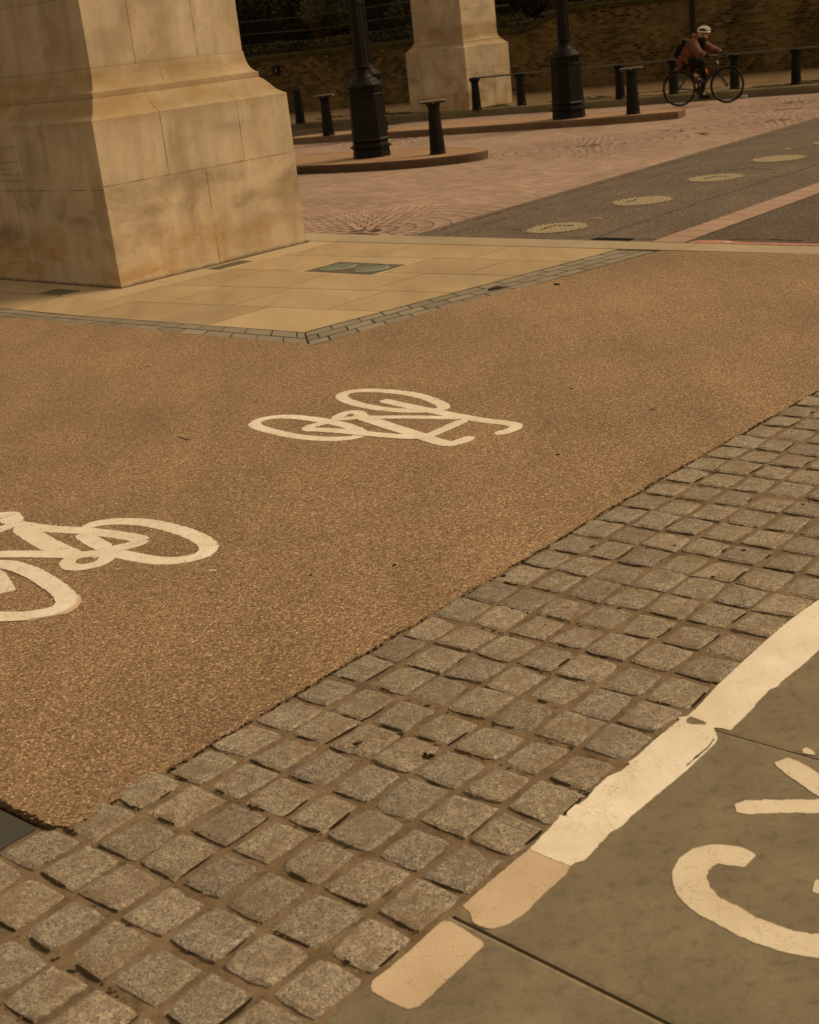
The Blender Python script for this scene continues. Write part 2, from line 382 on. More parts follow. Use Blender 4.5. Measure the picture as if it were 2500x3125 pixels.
def thing(name, label, cat, loc=(0, 0, 0), group=None):
    o = bpy.data.objects.new(name, None); col.objects.link(o); o.location = loc; o.empty_display_size = .2
    ORG[o.name] = Vector(loc); return tag(o, label, cat, group)
def kids(o): return [c for c in bpy.data.objects if c.parent == o]
def dup(root, loc, rz=0, label=None, group=None):
    def cp(o, par):
        c = o.copy(); col.objects.link(c); c.parent = par
        for k in kids(o): cp(k, c)
        return c
    r = cp(root, None); r.location = loc; r.rotation_euler = (0, 0, rz)
    if label: r['label'] = label
    if group: r['group'] = group
    return r
def n2(x, y, s=1.0, z=0.0): return noise.noise(Vector((x * s, y * s, z)))
def dens(pts, step, closed=True):
    out = []; n = len(pts)
    for i in range(n if closed else n - 1):
        a, b = pts[i], pts[(i + 1) % n]; k = max(1, int((b - a).length / step))
        for j in range(k): out.append(a.lerp(b, j / k))
    if not closed: out.append(pts[-1])
    return out
def smooth_pts(pts, it=2, closed=False):
    for _ in range(it):
        out = []; n = len(pts)
        if not closed: out.append(pts[0])
        for i in range(n if closed else n - 1):
            a, b = pts[i], pts[(i + 1) % n]; out += [a.lerp(b, .25), a.lerp(b, .75)]
        if not closed: out.append(pts[-1])
        pts = out
    return pts
def rough_edge(pts, amp, scale=40, seed=0.0):
    n = len(pts); out = []
    for i, p in enumerate(pts):
        t = (pts[(i + 1) % n] - pts[i - 1]); t.z = 0
        if t.length < 1e-6: out.append(p); continue
        t.normalize(); nn = Vector((t.y, -t.x, 0))
        k = n2(p.x, p.y, scale, seed) * .6 + n2(p.x, p.y, scale * 3.1, seed + 5) * .45 + n2(p.x, p.y, scale * 6, seed + 8) * .4
        out.append(p + nn * amp * k * 1.6)
    return out

# ------------------------------------------------------------------ ground and paving
g = MB(); g.quad((-600, -300, -.09), (600, -300, -.09), (600, 900, -.09), (-600, 900, -.09)); g.build('ground', mat_simple('bare_earth', (.10, .075, .05), .95, .1), kind='structure')

# resin bound gravel: one sheet cut by the paving beside it
def Win(d): return 1.225 + (.07 if d < .12 else 0)
edge = []
d_ = -.9
pts = [DN(9.5, 1.19)]
d_ = 9.5
while d_ > .16:
    pts.append(DN(d_, 1.222 + .012 * n2(d_, 0, 7) + .010 * n2(d_, 3, 31) - max(0, d_ - 3.6) * .028)); d_ -= .018
pts += [DN(.135, 1.30), DN(.135, 2.6), DN(-6, 2.6)]
pts += [AB(-7, 9), AB(-1.36, 9), AB(-1.31, .11), AB(-1.23, -1.71), AB(-1.22, -2.69), AB(-1.15, -4.04), AB(.28, -4.16), AB(1.27, -4.36), AB(2.63, -4.55), AB(2.70, -6.04), AB(2.9, -14)]
g = MB(); g.poly([Vector((p.x, p.y, .003)) for p in pts], -.05); g.build('gravel_path', GRAVEL, kind='structure')

# granite sett strip
mo = MB(); nx, ny = 480, 64
vs = []; fs = []
for i in range(nx + 1):
    for j in range(ny + 1):
        d = -1.4 + 11 * i / nx; n = -.012 + 1.33 * j / ny
        vs.append(DN(d, n, -.0045 + .0045 * n2(d, n, 9) + .003 * n2(d, n, 25)))
for i in range(nx):
    for j in range(ny): fs.append((i * (ny + 1) + j, (i + 1) * (ny + 1) + j, (i + 1) * (ny + 1) + j + 1, i * (ny + 1) + j + 1))
mo.mesh(vs, fs); mo.build('sett_mortar', MORTAR, smooth=True, kind='structure')
se = MB(); gap_mb = MB()
K = 9
rr = random.Random(3)
for row in range(-18, 40):
    d0 = 2.04 + .1888 * row; d1 = d0 + .1888
    W = 1.29 if d0 < .02 else (1.26 if d0 < .35 else 1.215) - max(0, d0 - 3.6) * .025
    off = rr.uniform(-.006, .006)
    cuts = [0.004 + W * c / 7 + (rr.uniform(-.009, .009) if 0 < c < 7 else 0) for c in range(8)]
    for c in range(7):
        gp = rr.uniform(.007, .014); gq = rr.uniform(.006, .0135)
        cor = []
        for (dd, nn) in ((d0 + gp, cuts[c] + gq), (d1 - gp, cuts[c] + gq), (d1 - gp, cuts[c + 1] - gq), (d0 + gp, cuts[c + 1] - gq)):
            cor.append((dd + off + rr.uniform(-.008, .008), nn + rr.uniform(-.008, .008)))
        top = rr.uniform(.001, .006); tx, ty = rr.uniform(-.022, .022), rr.uniform(-.022, .022); sd_ = rr.uniform(0, 100)
        base = len(se.v); cr_ = rr.uniform(.02, .12)
        for i in range(K):
            for j in range(K):
                u = -1 + 2 * i / (K - 1); v = -1 + 2 * j / (K - 1)
                ring = min(i, j, K - 1 - i, K - 1 - j)
                uu = u; vv = v
                if ring == 0: uu, vv = u * 1.03, v * 1.03
                if ring == 1: uu, vv = (u / .75 * .99 if abs(u) >= abs(v) or abs(u) > .74 else u * 1.22), (v / .75 * .99 if abs(v) >= abs(u) or abs(v) > .74 else v * 1.22)
                if ring >= 2: uu, vv = u * 1.62 if ring == 2 else u * 1.5, v * 1.62 if ring == 2 else v * 1.5
                uu = max(-1.03, min(1.03, uu)); vv = max(-1.03, min(1.03, vv))
                rr2 = max(0, abs(uu * vv) - .55) * cr_ * 1.6; uu *= 1 - rr2; vv *= 1 - rr2
                s_, t_ = (uu + 1) / 2, (vv + 1) / 2
                dd = (cor[0][0] * (1 - s_) + cor[1][0] * s_) * (1 - t_) + (cor[3][0] * (1 - s_) + cor[2][0] * s_) * t_
                nn = (cor[0][1] * (1 - s_) + cor[1][1] * s_) * (1 - t_) + (cor[3][1] * (1 - s_) + cor[2][1] * s_) * t_
                if ring < 2:
                    dd += .0042 * n2(nn * 1.0 + sd_, dd, 34) + .002 * n2(nn + sd_, dd, 95); nn += .0042 * n2(dd, nn + sd_, 34, 3) + .002 * n2(dd, nn + sd_, 95, 3)
                z = top + tx * (s_ - .5) * .3 + ty * (t_ - .5) * .3 + .0035 * n2(dd + sd_, nn, 18)
                if ring == 0: z = -.030
                elif ring == 1: z -= .0045
                se.v.append(DN(dd, nn, z))
        if rr.random() < .72:           # open gap under the near edge, sometimes the right edge too
            for (q0, q1, ou) in (((cor[0], cor[3], (-1, 0)),) if rr.random() < .65 else ((cor[0], cor[3], (-1, 0)), (cor[0], cor[1], (0, -1)))):
                a0, a1 = sorted((rr.uniform(0, .5), rr.uniform(.55, 1))); wmax = rr.uniform(.0022, .0068)
                for k in range(10):
                    ts = [a0 + (a1 - a0) * (k + e) / 10 for e in (0, 1)]; pp_ = []
                    for t in ts:
                        x = q0[0] + (q1[0] - q0[0]) * t; y = q0[1] + (q1[1] - q0[1]) * t; ww = wmax * max(0.0, math.sin(math.pi * (t - a0) / (a1 - a0))) ** .6 * (1 + .5 * n2(x, y, 60)) if a0 < t < a1 else 0
                        pp_.append(((x - ou[0] * .006, y - ou[1] * .006), (x + ou[0] * ww, y + ou[1] * ww)))
                    (i0, o0), (i1, o1) = pp_; gap_mb.quad(DN(*i0, -.0004), DN(*i1, -.0004), DN(*o1, -.0004), DN(*o0, -.0004))
        for i in range(K - 1):
            for j in range(K - 1):
                a = base + i * K + j; se.f.append((a, a + K, a + K + 1, a + 1)); se.mi.append(0)
se.build('sett_paving', SETT, smooth=False, kind='structure')
gap_mb.build('sett_gaps', mat_simple('gap_dark', (.032, .022, .014), .95, .05), kind='structure')
# dark broken edge where gravel meets the setts
g = MB(); rr = random.Random(5)
for i in range(1000):
    d = rr.uniform(.12, 7) ** 1.0; n = 1.214 + .012 * n2(d, 0, 7) - max(0, d - 3.6) * .028 + rr.gauss(.0, .005); r = rr.uniform(.0015, .005)
    if n2(d, 9, 5) < -.25 and rr.random() < .7: continue
    p = DN(d, n, .000); g.ell(p, (r * rr.uniform(.8, 1.8), 0, 0), (0, r * rr.uniform(.7, 1.3), 0), (0, 0, r * .7), 5, 3)
for i in range(300):
    d = .130 + abs(rr.gauss(0, .012)) * (.6 + n2(i * .3, 0, 1)); n = rr.uniform(1.26, 1.75); r = rr.uniform(.003, .009)
    g.ell(DN(d, n, .002), (r * rr.uniform(.8, 2), 0, 0), (0, r, 0), (0, 0, r * .6), 5, 3)
g.build('edge_crumbs', mat_simple('black_crumbs', (.028, .018, .009), .95, .1, var=.6, scale=60), kind='structure')

# concrete flags to the right of the strip, laid with open joints
def flag(d0a, d0b, d1a, d1b, n0, n1):
    m_ = MB(); top = [DN(d0a, n0, 0), DN(d1a, n0, 0), DN(d1b, n1, 0), DN(d0b, n1, 0)]
    c = sum(top, Vector()) / 4; bv = .010
    inner = [p + (c - p).normalized() * bv * 1.4 for p in top]
    m_.quad(*[inner[i] for i in (3, 2, 1, 0)])
    for i in range(4):
        a, b = top[i], top[(i + 1) % 4]; ia, ib = inner[i], inner[(i + 1) % 4]; dz = Vector((0, 0, -.0035))
        m_.quad(a + dz, b + dz, ib, ia, mi=1); m_.quad(a + dz - Vector((0, 0, .05)), b + dz - Vector((0, 0, .05)), b + dz, a + dz)
    return m_
fl = MB()
JO = [(-1.9, -1.95), (-.72, -.77), (.446, .37), (1.597, 1.57), (2.76, 2.74), (3.92, 3.9), (5.1, 5.1), (6.3, 6.3)]
for (a0, b0), (a1, b1) in zip(JO, JO[1:]):
    gp = .007 if abs(a1 - .446) < .01 or abs(a0 - .446) < .01 else .0022
    for nn in ((-.002, -1.1), (-1.106, -2.2)):
        k = (nn[0] / -1.1); k2 = nn[1] / -1.1
        q = flag(a0 + (b0 - a0) * k + gp, a0 + (b0 - a0) * k2 + gp, a1 + (b1 - a1) * k - gp * .6, a1 + (b1 - a1) * k2 - gp * .6, nn[0], nn[1])
        fl.mesh(q.v, q.f); fl.mi[-len(q.mi):] = q.mi
fl.build('concrete_flags', [FLAG, mat_flag('flag_arris', 1.3)], kind='structure', fixn=True)
g = MB(); g.quad(DN(-2, 0, -.014), DN(-2, -2.3, -.014), DN(6.3, -2.3, -.014), DN(6.3, 0, -.014)); g.build('flag_bedding', mat_mortar('dark_bedding', (.03, .022, .012), (.07, .05, .028)), kind='structure', fixn=True)

# buff stone flags round the pier, with pale margin, kerb and block borders
sl_ = MB()
def Lb(k, b):                                # course lines, slightly out of square as laid
    t = (-b - .43) / 3.39
    lines = {0: (-1.05, -.87), 1: (-.47, -.09), 2: (.27, .65), 3: (1.05, 1.39), 4: (1.82, 2.06), 5: (2.585, 2.655)}
    a, c = lines[k]
    if b > -.43: t = 0
    return a + (c - a) * t
def bR(a): return -3.60 - (a + .88) * .137     # right end of courses
rr = random.Random(11)
def slab(k, b0, b1, ex=None, top=.0, mi=0, m_=sl_):
    mi = 1 if k == 0 and b0 == -2.49 else 0
    gp = .0055; zz = top + rr.uniform(-.0002, .0002)
    def a_lo(b): return Lb(k, b) + gp
    def a_hi(b): return Lb(k + 1, b) - gp
    p = [AB(a_lo(b0), b0 - gp, zz), AB(a_hi(b0), b0 - gp, zz), AB(a_hi(b1), (b1 if ex is None else bR(a_hi(b1))) + gp, zz), AB(a_lo(b1), (b1 if ex is None else bR(a_lo(b1))) + gp, zz)]
    m_.poly(p, zz - .03, mi)
for k, cuts in {4: [-.43, -1.62, -2.84, None], 3: [-.43, -1.38, 'G', -2.43, -3.32, None], 2: [-.43, -.95, -1.88, -2.9, None], 1: [-.43, -1.2, -2.03, -3.12, None], 0: [3.0, 1.7, .35, -.8, -2.49, None]}.items():
    i = 0
    while i < len(cuts) - 1:
        a = cuts[i]; b = cuts[i + 1]
        if b == 'G': i += 2; continue
        slab(k, a if a != 'G' else cuts[i + 1], -3.75 if b is None else b, ex=(True if b is None else None)); i += 1
for b0, b1 in ((6, 4.2), (4.2, 3.0)): slab(0, b0, b1)
sl_.build('stone_flags', [SLAB, mat_sandstone('newer_pale_flag', (.41, .315, .20), (.50, .39, .26), .02)], kind='structure')
# pale margin course hugging the pier, and flag with the inlaid glass
mg = MB()
def rect(m_, a0, a1, b0, b1, z=0.0, mi=0, dp=.03):
    m_.poly([AB(a0, b0, z), AB(a1, b0, z), AB(a1, b1, z), AB(a0, b1, z)], z - dp, mi)
for a0, a1 in ((-.465, .36), (.366, 1.0), (1.47, 2.58)): rect(mg, a0, a1, -.426, -.002)
rect(mg, 1.0 + .004, 1.47 - .004, -.426, -.315); rect(mg, 1.004, 1.466, -.10, -.002)
for b0, b1 in ((.004, .40), (.84, 2.2), (2.206, 5.5)): rect(mg, -.465, -.002, b0, b1)
rect(mg, -.465, -.45, .404, .836); rect(mg, -.20, -.002, .404, .836)
# margin round glass
rect(mg, 1.075, 1.122, -1.384, -2.425, .0008); rect(mg, 1.608, 1.68, -1.384, -2.425, .0008); rect(mg, 1.1225, 1.6075, -1.384, -1.458, .0008); rect(mg, 1.1225, 1.6075, -2.372, -2.425, .0008)
mg.poly([AB(1.686, -1.386, .0002), AB(Lb(4, -1.386) - .0055, -1.386, .0002), AB(Lb(4, -2.424) - .0055, -2.424, .0002), AB(1.686, -2.424, .0002)], -.03)
mg.build('pale_margin_flags', PALE, kind='structure')
g = MB(); g.poly([AB(-1.33, 6.5, -.0008), AB(3.02, 6.5, -.0008), AB(3.02, -4.5, -.0008), AB(2.60, -4.52, -.0008), AB(-1.19, -4.01, -.0008), AB(-1.29, -.2, -.0008)]); g.build('flag_mortar', DKMORT, kind='structure')
# kerb flush with the road
kb = MB(); rr = random.Random(2); b = 7.0; i = 0
KJ = [7, 5, 3.3, 1.6, -.35, -2.05, -3.45, -4.72, -5.9, -7.1, -8.4, -9.7, -11, -12.5, -14]
for b0, b1 in zip(KJ, KJ[1:]):
    def ki(b): return 2.59 - b * .018 if b < 0 else 2.59
    kb.poly([AB(ki(b0) + .004, b0 - .003, .001), AB(3.02, b0 - .003, .001), AB(3.02, b1 + .003, .001), AB(ki(b1) + .004, b1 + .003, .001)], -.06)
kb.build('kerb', KERB, kind='structure')
# block borders
bo = MB(); rr = random.Random(8)
def course(P0, P1, Q0, Q1, t0, t1, L, off, z=.0006):
    Ltot = (P1 - P0).length; cuts = [0]; s = L - off
    while s < Ltot - .08: cuts.append(s + rr.uniform(-.015, .015)); s += L
    cuts.append(Ltot)
    for c0_, c1_ in zip(cuts, cuts[1:]):
        s0, s1 = c0_ / Ltot, c1_ / Ltot
        g_ = .007 / Ltot; jt = lambda: rr.uniform(-.004, .004)
        def pt(si, ti):
            a = P0.lerp(P1, si); b_ = Q0.lerp(Q1, si); q = a.lerp(b_, ti); return Vector((q.x + jt(), q.y + jt(), z + rr.uniform(-.0005, .0005)))
        e = (t1 - t0) * .06
        p = [pt(s0 + g_, t0 + e), pt(s1 - g_, t0 + e), pt(s1 - g_, t1 - e), pt(s0 + g_, t1 - e)]
        bo.poly(p, -.03)
Ri0, Ri1, Ro0, Ro1 = AB(-.87, -3.615), AB(2.60, -4.09), AB(-1.19, -4.01), AB(2.60, -4.52)
for c in range(3): course(Ri0, Ri1, Ro0, Ro1, c / 3, (c + 1) / 3, .252, .12 * (c % 2) + .04 * c)
Li0, Li1, Lo0, Lo1 = AB(-1.065, 5), AB(-1.055, -.43), AB(-1.33, 5), AB(-1.29, -.2)
Lm0, Lm1 = AB(-.875, -3.62), AB(-1.18, -3.98)
for c in range(2):
    course(Li0, Li1, Lo0, Lo1, c / 2, (c + 1) / 2, .262, .12 * c)
    course(Li1, Lm0, Lo1, Lm1, c / 2, (c + 1) / 2, .262, .12 * c + .05)
bo.build('border_blocks', BORDER, kind='structure')

# ------------------------------------------------------------------ carriageway
RZ = -.001
def roadedge(a): return -1.12 + (a - 3.1) * .078
def brick_l(a): return -4.19 + (a - 3.0) * .05
g = MB(); g.poly([AB(3.02, -1.1, RZ), AB(3.02, -4.2, RZ), AB(34, brick_l(34), RZ), AB(34, roadedge(34), RZ)]); g.build('road', ASPH, kind='structure')
g = MB(); g.poly([AB(3.02, -4.5, RZ), AB(3.02, -30, RZ), AB(34, -30, RZ), AB(34, brick_l(34) - .33, RZ)]); g.build('road_far_lane', ASPH2, kind='structure')
g = MB(); a = 3.03; rr = random.Random(4)
while a < 20:
    L_ = .30; g.poly([AB(a + .007, brick_l(a), RZ + .004), AB(a + L_ - .007, brick_l(a + L_), RZ + .004), AB(a + L_ - .007, brick_l(a + L_) - .345, RZ + .004), AB(a + .007, brick_l(a) - .345, RZ + .004)], RZ - .02); a += L_
g.build('channel_blocks', mat_sandstone('pink_channel_block', (.33, .225, .185), (.385, .27, .22), .08), kind='structure')
g = MB(); g.poly([AB(3.02, -4.19, RZ + .002), AB(20, brick_l(20), RZ + .002), AB(20, brick_l(20) - .36, RZ + .002), AB(3.02, -4.55, RZ + .002)]); g.build('channel_bedding', DKMORT, kind='structure')
# cracks / old trench joints in the asphalt
g = MB()
def crack(pts, wd, seed, z=RZ + .0015):
    pts = dens(pts, .05, False); n = len(pts)
    for i in range(n - 1):
        def side(i):
            t = (pts[min(i + 1, n - 1)] - pts[max(i - 1, 0)]).normalized(); nn = Vector((t.y, -t.x, 0)); p = pts[i] + nn * .03 * n2(pts[i].x, pts[i].y, 2.2, seed)
            h = wd * max(.05, .6 + 1.1 * n2(pts[i].x, pts[i].y, 9, seed + 2)); return Vector((*(p + nn * h).xy, z)), Vector((*(p - nn * h).xy, z))
        a, b = side(i); c, d = side(i + 1); g.quad(a, c, d, b)
crack([AB(3.12, -3.45), AB(5.26, -3.31), AB(12, -3.1)], .012, 1); crack([AB(3.05, -1.55), AB(4.6, -1.5), AB(7, -1.42), AB(9, -1.3)], .009, 4)
crack([AB(3.17, -3.0), AB(3.14, -3.6), AB(3.15, -4.2)], .012, 7); crack([AB(3.4, -1.2), AB(7, -.95), AB(14, -.5)], .014, 9)
crack([G(2360, 518), G(2290, 512), G(2180, 523)], .03, 12); crack([G(1560, 700), G(1600, 703)], .03, 13)
crack([AB(3.13, -4.6), AB(3.3, -5.2), AB(3.25, -5.6)], .02, 15)
g.build('road_cracks', mat_simple('crack_dark', (.035, .028, .024), .95, .1), kind='structure')
# red line beside the kerb
P = [AB(3.03, -4.56), AB(3.16, -4.62), AB(3.19, -4.85), AB(3.12, -5.1), AB(3.13, -14), AB(3.03, -14)]
P = rough_edge(dens([Vector((p.x, p.y, RZ + .004)) for p in P], .03), .012, 14, 3)
g = MB(); g.poly(P); o = g.build('red_road_line', mat_simple('red_paint', (.42, .20, .16), .7, .3, var=.2, scale=12), origin=AB(3.1, -6)); tag(o, 'faded red painted line on the road edge beside the far stone kerb', 'road marking')

# pink paviours: rings round six centres, running courses elsewhere
g = MB(); g.poly([AB(3.02, 14, RZ - .0066), AB(3.02, -1.1, RZ - .0066), AB(34, roadedge(34), RZ - .0066), AB(34, 26, RZ - .0066)]); g.build('paving_bedding', PINKM, kind='structure')
kA, kB = Vector((-1.94, 36.29, 0)), Vector((9.24, 28.58, 0)); kd = (kB - kA).normalized(); kn = Vector((-kd.y, kd.x, 0))
if kn.y < 0: kn = -kn
def inpink(p):
    a, b = toAB(p)
    if a < 3.05 or b < roadedge(a) - .12 or b > 12: return False
    return (p - kA).dot(kn) < -.05 and p.x > -9
CIR = [(G(1109, 706), 2.0), (G(1796, 444), 1.9), (G(2374, 366), 2.1), (G(2420, 312), 1.8), (G(1500, 520) + Vector((1.4, 1.2, 0)), 0.0), (G(1250, 420), 1.6)]
pb = MB(); rr = random.Random(21)
def blk(c, u, hu, hv, ring=False):
    v = Vector((-u.y, u.x, 0)); z = RZ - .005 + rr.uniform(-.0004, .0004) + (.0012 if ring else 0)
    pb.quad(*[(c.x + u.x * sx * hu + v.x * sy * hv, c.y + u.y * sx * hu + v.y * sy * hv, z) for sx, sy in ((-1, -1), (1, -1), (1, 1), (-1, 1))])
for c, rad in CIR:
    i = 0
    while .2 * (i + 1) <= rad:
        r0 = .2 * i + .004; rm = r0 + .1; n_ = max(3, int(2 * math.pi * (r0 + .03) / .1)) if i else 3; ph = rr.random() * 6
        for k in range(n_):
            an = ph + 2 * math.pi * k / n_; u = Vector((math.cos(an), math.sin(an), 0)); p = c + u * rm
            if inpink(p) and not any((p - q).length < s - .02 for q, s in CIR if q is not c and (CIR.index((q, s)) < CIR.index((c, rad)))): blk(p, u, .0925, min(.049, math.pi * (r0 + .03) / n_ - .003), True)
        i += 1
pu = Vector((.84, -.54, 0)).normalized(); pv = Vector((-pu.y, pu.x, 0)); org = Vector((0, 22, 0))
for j in range(-110, 150):
    for i in range(-70, 70):
        p = org + pv * (j * .104) + pu * (i * .206 + (.103 if j % 2 else 0))
        if p.y < 14 or p.y > 38 or not inpink(p): continue
        if any((p - q).length < (int(s / .2) * .2 - .06 if s else -1) for q, s in CIR): continue
        blk(p, pu, .1, .0495)
pb.build('pink_block_paving', PINK, kind='structure')

# ------------------------------------------------------------------ traffic islands
def island(pts, name, kmat):
    top = smooth_pts([Vector((p[0], p[1], 0)) for p in pts], 2, True)
    n = len(top); cen = sum(top, Vector()) / n
    m_ = MB()
    def off(i, k, z):
        t = (top[(i + 1) % n] - top[i - 1]).normalized(); nn = Vector((-t.y, t.x, 0))
        if nn.dot(cen - top[i]) < 0: nn = -nn
        p = top[i] + nn * k; return Vector((p.x, p.y, z))
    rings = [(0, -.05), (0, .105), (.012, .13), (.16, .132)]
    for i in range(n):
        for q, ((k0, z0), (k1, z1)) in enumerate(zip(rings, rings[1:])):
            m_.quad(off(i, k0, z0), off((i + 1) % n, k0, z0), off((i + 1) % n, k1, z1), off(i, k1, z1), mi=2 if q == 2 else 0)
    # open joints between kerb stones
    acc = 0; 
    for i in range(n):
        acc += (top[(i + 1) % n] - top[i]).length
        if acc > 1.5:
            acc = 0; a = off(i, -.0015, -.02); b = off(i, -.0015, .106); c = off(i, .16, .1335); t = (top[(i + 1) % n] - top[i - 1]).normalized() * .006
            m_.quad(a - t, a + t, b + t, b - t, mi=1); m_.quad(b - t, b + t, c + t, c - t, mi=1)
    m_.poly([off(i, .165, .130) for i in range(n)], mi=2)
    o = m_.build(name, [kmat, JOINTM, ISLT], kind='structure', fixn=False); return o
I1 = [(-6.0, 28.2), (-4.2, 26.1), (-2.6, 24.6), (-1.29, 23.70), (-.14, 22.78), (.78, 22.35), (1.56, 22.30), (1.98, 22.62), (1.86, 23.3), (1.2, 24.3), (.2, 25.2), (-1.2, 26.2), (-3.5, 27.8)]
I2 = [(-1.75, 31.0), (-1.48, 30.72), (-1.0, 30.45), (.5, 29.42), (2.48, 27.95), (4.49, 26.62), (5.5, 26.2), (5.79, 26.13), (5.83, 26.15), (6.0, 26.5), (6.1, 26.7), (5.9, 27.0), (4.8, 28.0), (3.0, 29.4), (1.0, 30.7), (-.6, 31.4), (-1.5, 31.4)]
island(I1, 'traffic_island_kerb', mat_sandstone('grimy_shaded_island_kerb', (.058, .036, .022), (.115, .075, .047), .08)); island(I2, 'traffic_island_far_kerb', ISLK)  # kerb sides coloured darker for grime and shade together, nearer island darkest

# ------------------------------------------------------------------ far kerb and pavement
KX = [Vector((p[0], p[1], 0)) for p in [(-14, 45.0), (-1.94, 36.29), (.49, 34.8), (3.4, 32.78), (6.34, 30.73), (9.24, 28.58), (20, 20.6)]]
g = MB(); 
for a, b in zip(KX, KX[1:]):
    t = (b - a).normalized(); nn = Vector((-t.y, t.x, 0)); L_ = (b - a).length; k = int(L_ / .95)
    for i in range(k):
        p, q = a + t * (L_ * i / k + .004), a + t * (L_ * (i + 1) / k - .004)
        P0, P1 = p, q
        g.mesh([(*p.xy, -.05), (*q.xy, -.05), (*q.xy, .13), (*p.xy, .13), (*(q + nn * .015).xy, .15), (*(p + nn * .015).xy, .15), (*(q + nn * .15).xy, .152), (*(p + nn * .15).xy, .152)], [(0, 1, 2, 3), (3, 2, 4, 5), (5, 4, 6, 7)])
g.build('far_kerb', FKERB, kind='structure')
WX = lambda x: -.547 * x + 40.6
g = MB(); g.poly([*[Vector((p.x + .06, p.y + .1, .148)) for p in KX], Vector((20, 29.8, .148)), Vector((-14, WX(-14) + .2, .148))], -.05); g.build('far_pavement', FPAVE, kind='structure')
# moss along the back of the far kerb
g = MB(); rr = random.Random(31)
for i in range(1500):
    s = rr.uniform(0, 1); p = KX[1].lerp(KX[5], s) + Vector((.3, .3, 0)) + Vector((kn.x, kn.y, 0)) * rr.choice([.05, .1, .4, .55, .95]) * rr.uniform(.6, 1.4)
    if n2(p.x, p.y, .9) < -.05: continue
    r = rr.uniform(.02, .08); g.ell((p.x, p.y, .15), (r * 1.5, -r * .9, 0), (r * .4, r * .6, 0), (0, 0, .012), 6, 3)
g.build('kerb_moss', mat_simple('moss_patch', (.055, .052, .018), .95, .1, var=.5, scale=20), kind='stuff')

# ------------------------------------------------------------------ stone piers
def pier(name, label, c0, wa, wb, zb, ztop, joints, low):
    T = thing(name, label, 'stone pier', c0 + Vector((0, 0, zb)))
    prof = [(0, 0), (0, 1.600)]
    # (inset, height): plinth, ogee shoulder, fillet, cavetto, shaft
    prof += [(.006, 1.604), (.018, 1.613), (.040, 1.626), (.068, 1.648), (.094, 1.680), (.118, 1.716), (.140, 1.745), (.165, 1.772), (.188, 1.789), (.192, 1.795)]
    pr2 = [(.190, 1.797), (.190, 1.848), (.203, 1.853), (.222, 1.866), (.243, 1.892), (.260, 1.93), (.272, 1.975), (.280, 2.03), (.283, 2.068)]
    pr3 = [(.290, 2.070), (.292, ztop)]
    if low: prof, pr2, pr3 = [[(i_ * .60, z_ if z_ <= 1.555 else (1.555 if z_ < 1.601 else 1.555 + (z_ - 1.6) * .52 if z_ < 3 else z_)) for i_, z_ in q_] for q_ in (prof, pr2, pr3)]
    def sweep(pf, m_):
        ring = []
        for ins, z in pf:
            ring.append([c0 + A * x + B * y + Vector((0, 0, z)) for x, y in ((ins, ins), (wa - ins, ins), (wa - ins, wb - ins), (ins, wb - ins))])
        for r0, r1 in zip(ring, ring[1:]):
            for i in range(4):
                j = (i + 1) % 4; nsub = 1
                m_.quad(r0[i], r0[j], r1[j], r1[i])
        m_.quad(*ring[-1])
    def at(face, s, z, pr=.0015):                # point on right ('a') or left ('b') face
        allp = prof + pr2 + pr3; ins = 0
        for (i0, z0), (i1, z1) in zip(allp, allp[1:]):
            if z0 <= z <= z1: ins = i0 + (i1 - i0) * (z - z0) / max(1e-6, z1 - z0); break
        ins -= pr
        return c0 + (A * s + B * ins if face == 'a' else B * s + A * ins) + Vector((0, 0, z))
    def line(m_, face, pts, wd=.0034):
        pts2 = []
        for (s0, z0), (s1, z1) in zip(pts, pts[1:]):
            k = max(1, int(math.hypot(s1 - s0, z1 - z0) / .02))
            pts2 += [(s0 + (s1 - s0) * i / k, z0 + (z1 - z0) * i / k) for i in range(k)]
        pts2.append(pts[-1])
        for (s0, z0), (s1, z1) in zip(pts2, pts2[1:]):
            h = wd * max(.12, .75 + 1.1 * n2(s0 * 3, z0 * 3, 2.2, 2) + .5 * n2(s0, z0, 23)); 
            if abs(z1 - z0) > abs(s1 - s0): p = [(s0 - h, z0), (s0 + h, z0), (s1 + h, z1), (s1 - h, z1)]
            else: p = [(s0, z0 - h), (s1, z1 - h), (s1, z1 + h), (s0, z0 + h)]
            m_.quad(*[at(face, *q) for q in p], mi=1)
    for nm, pf, zlo, zhi in (('plinth', prof, -1, prof[-1][1] + .001), ('moulding', pr2, prof[-1][1] + .001, pr3[0][1] - .001), ('shaft', pr3, pr3[0][1] - .001, 99)):
        m_ = MB(); sweep(pf, m_)
        for face, pts in joints:
            z = sum(p[1] for p in pts) / len(pts)
            if zlo <= z < zhi: line(m_, face, pts)
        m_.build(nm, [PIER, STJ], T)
    return T
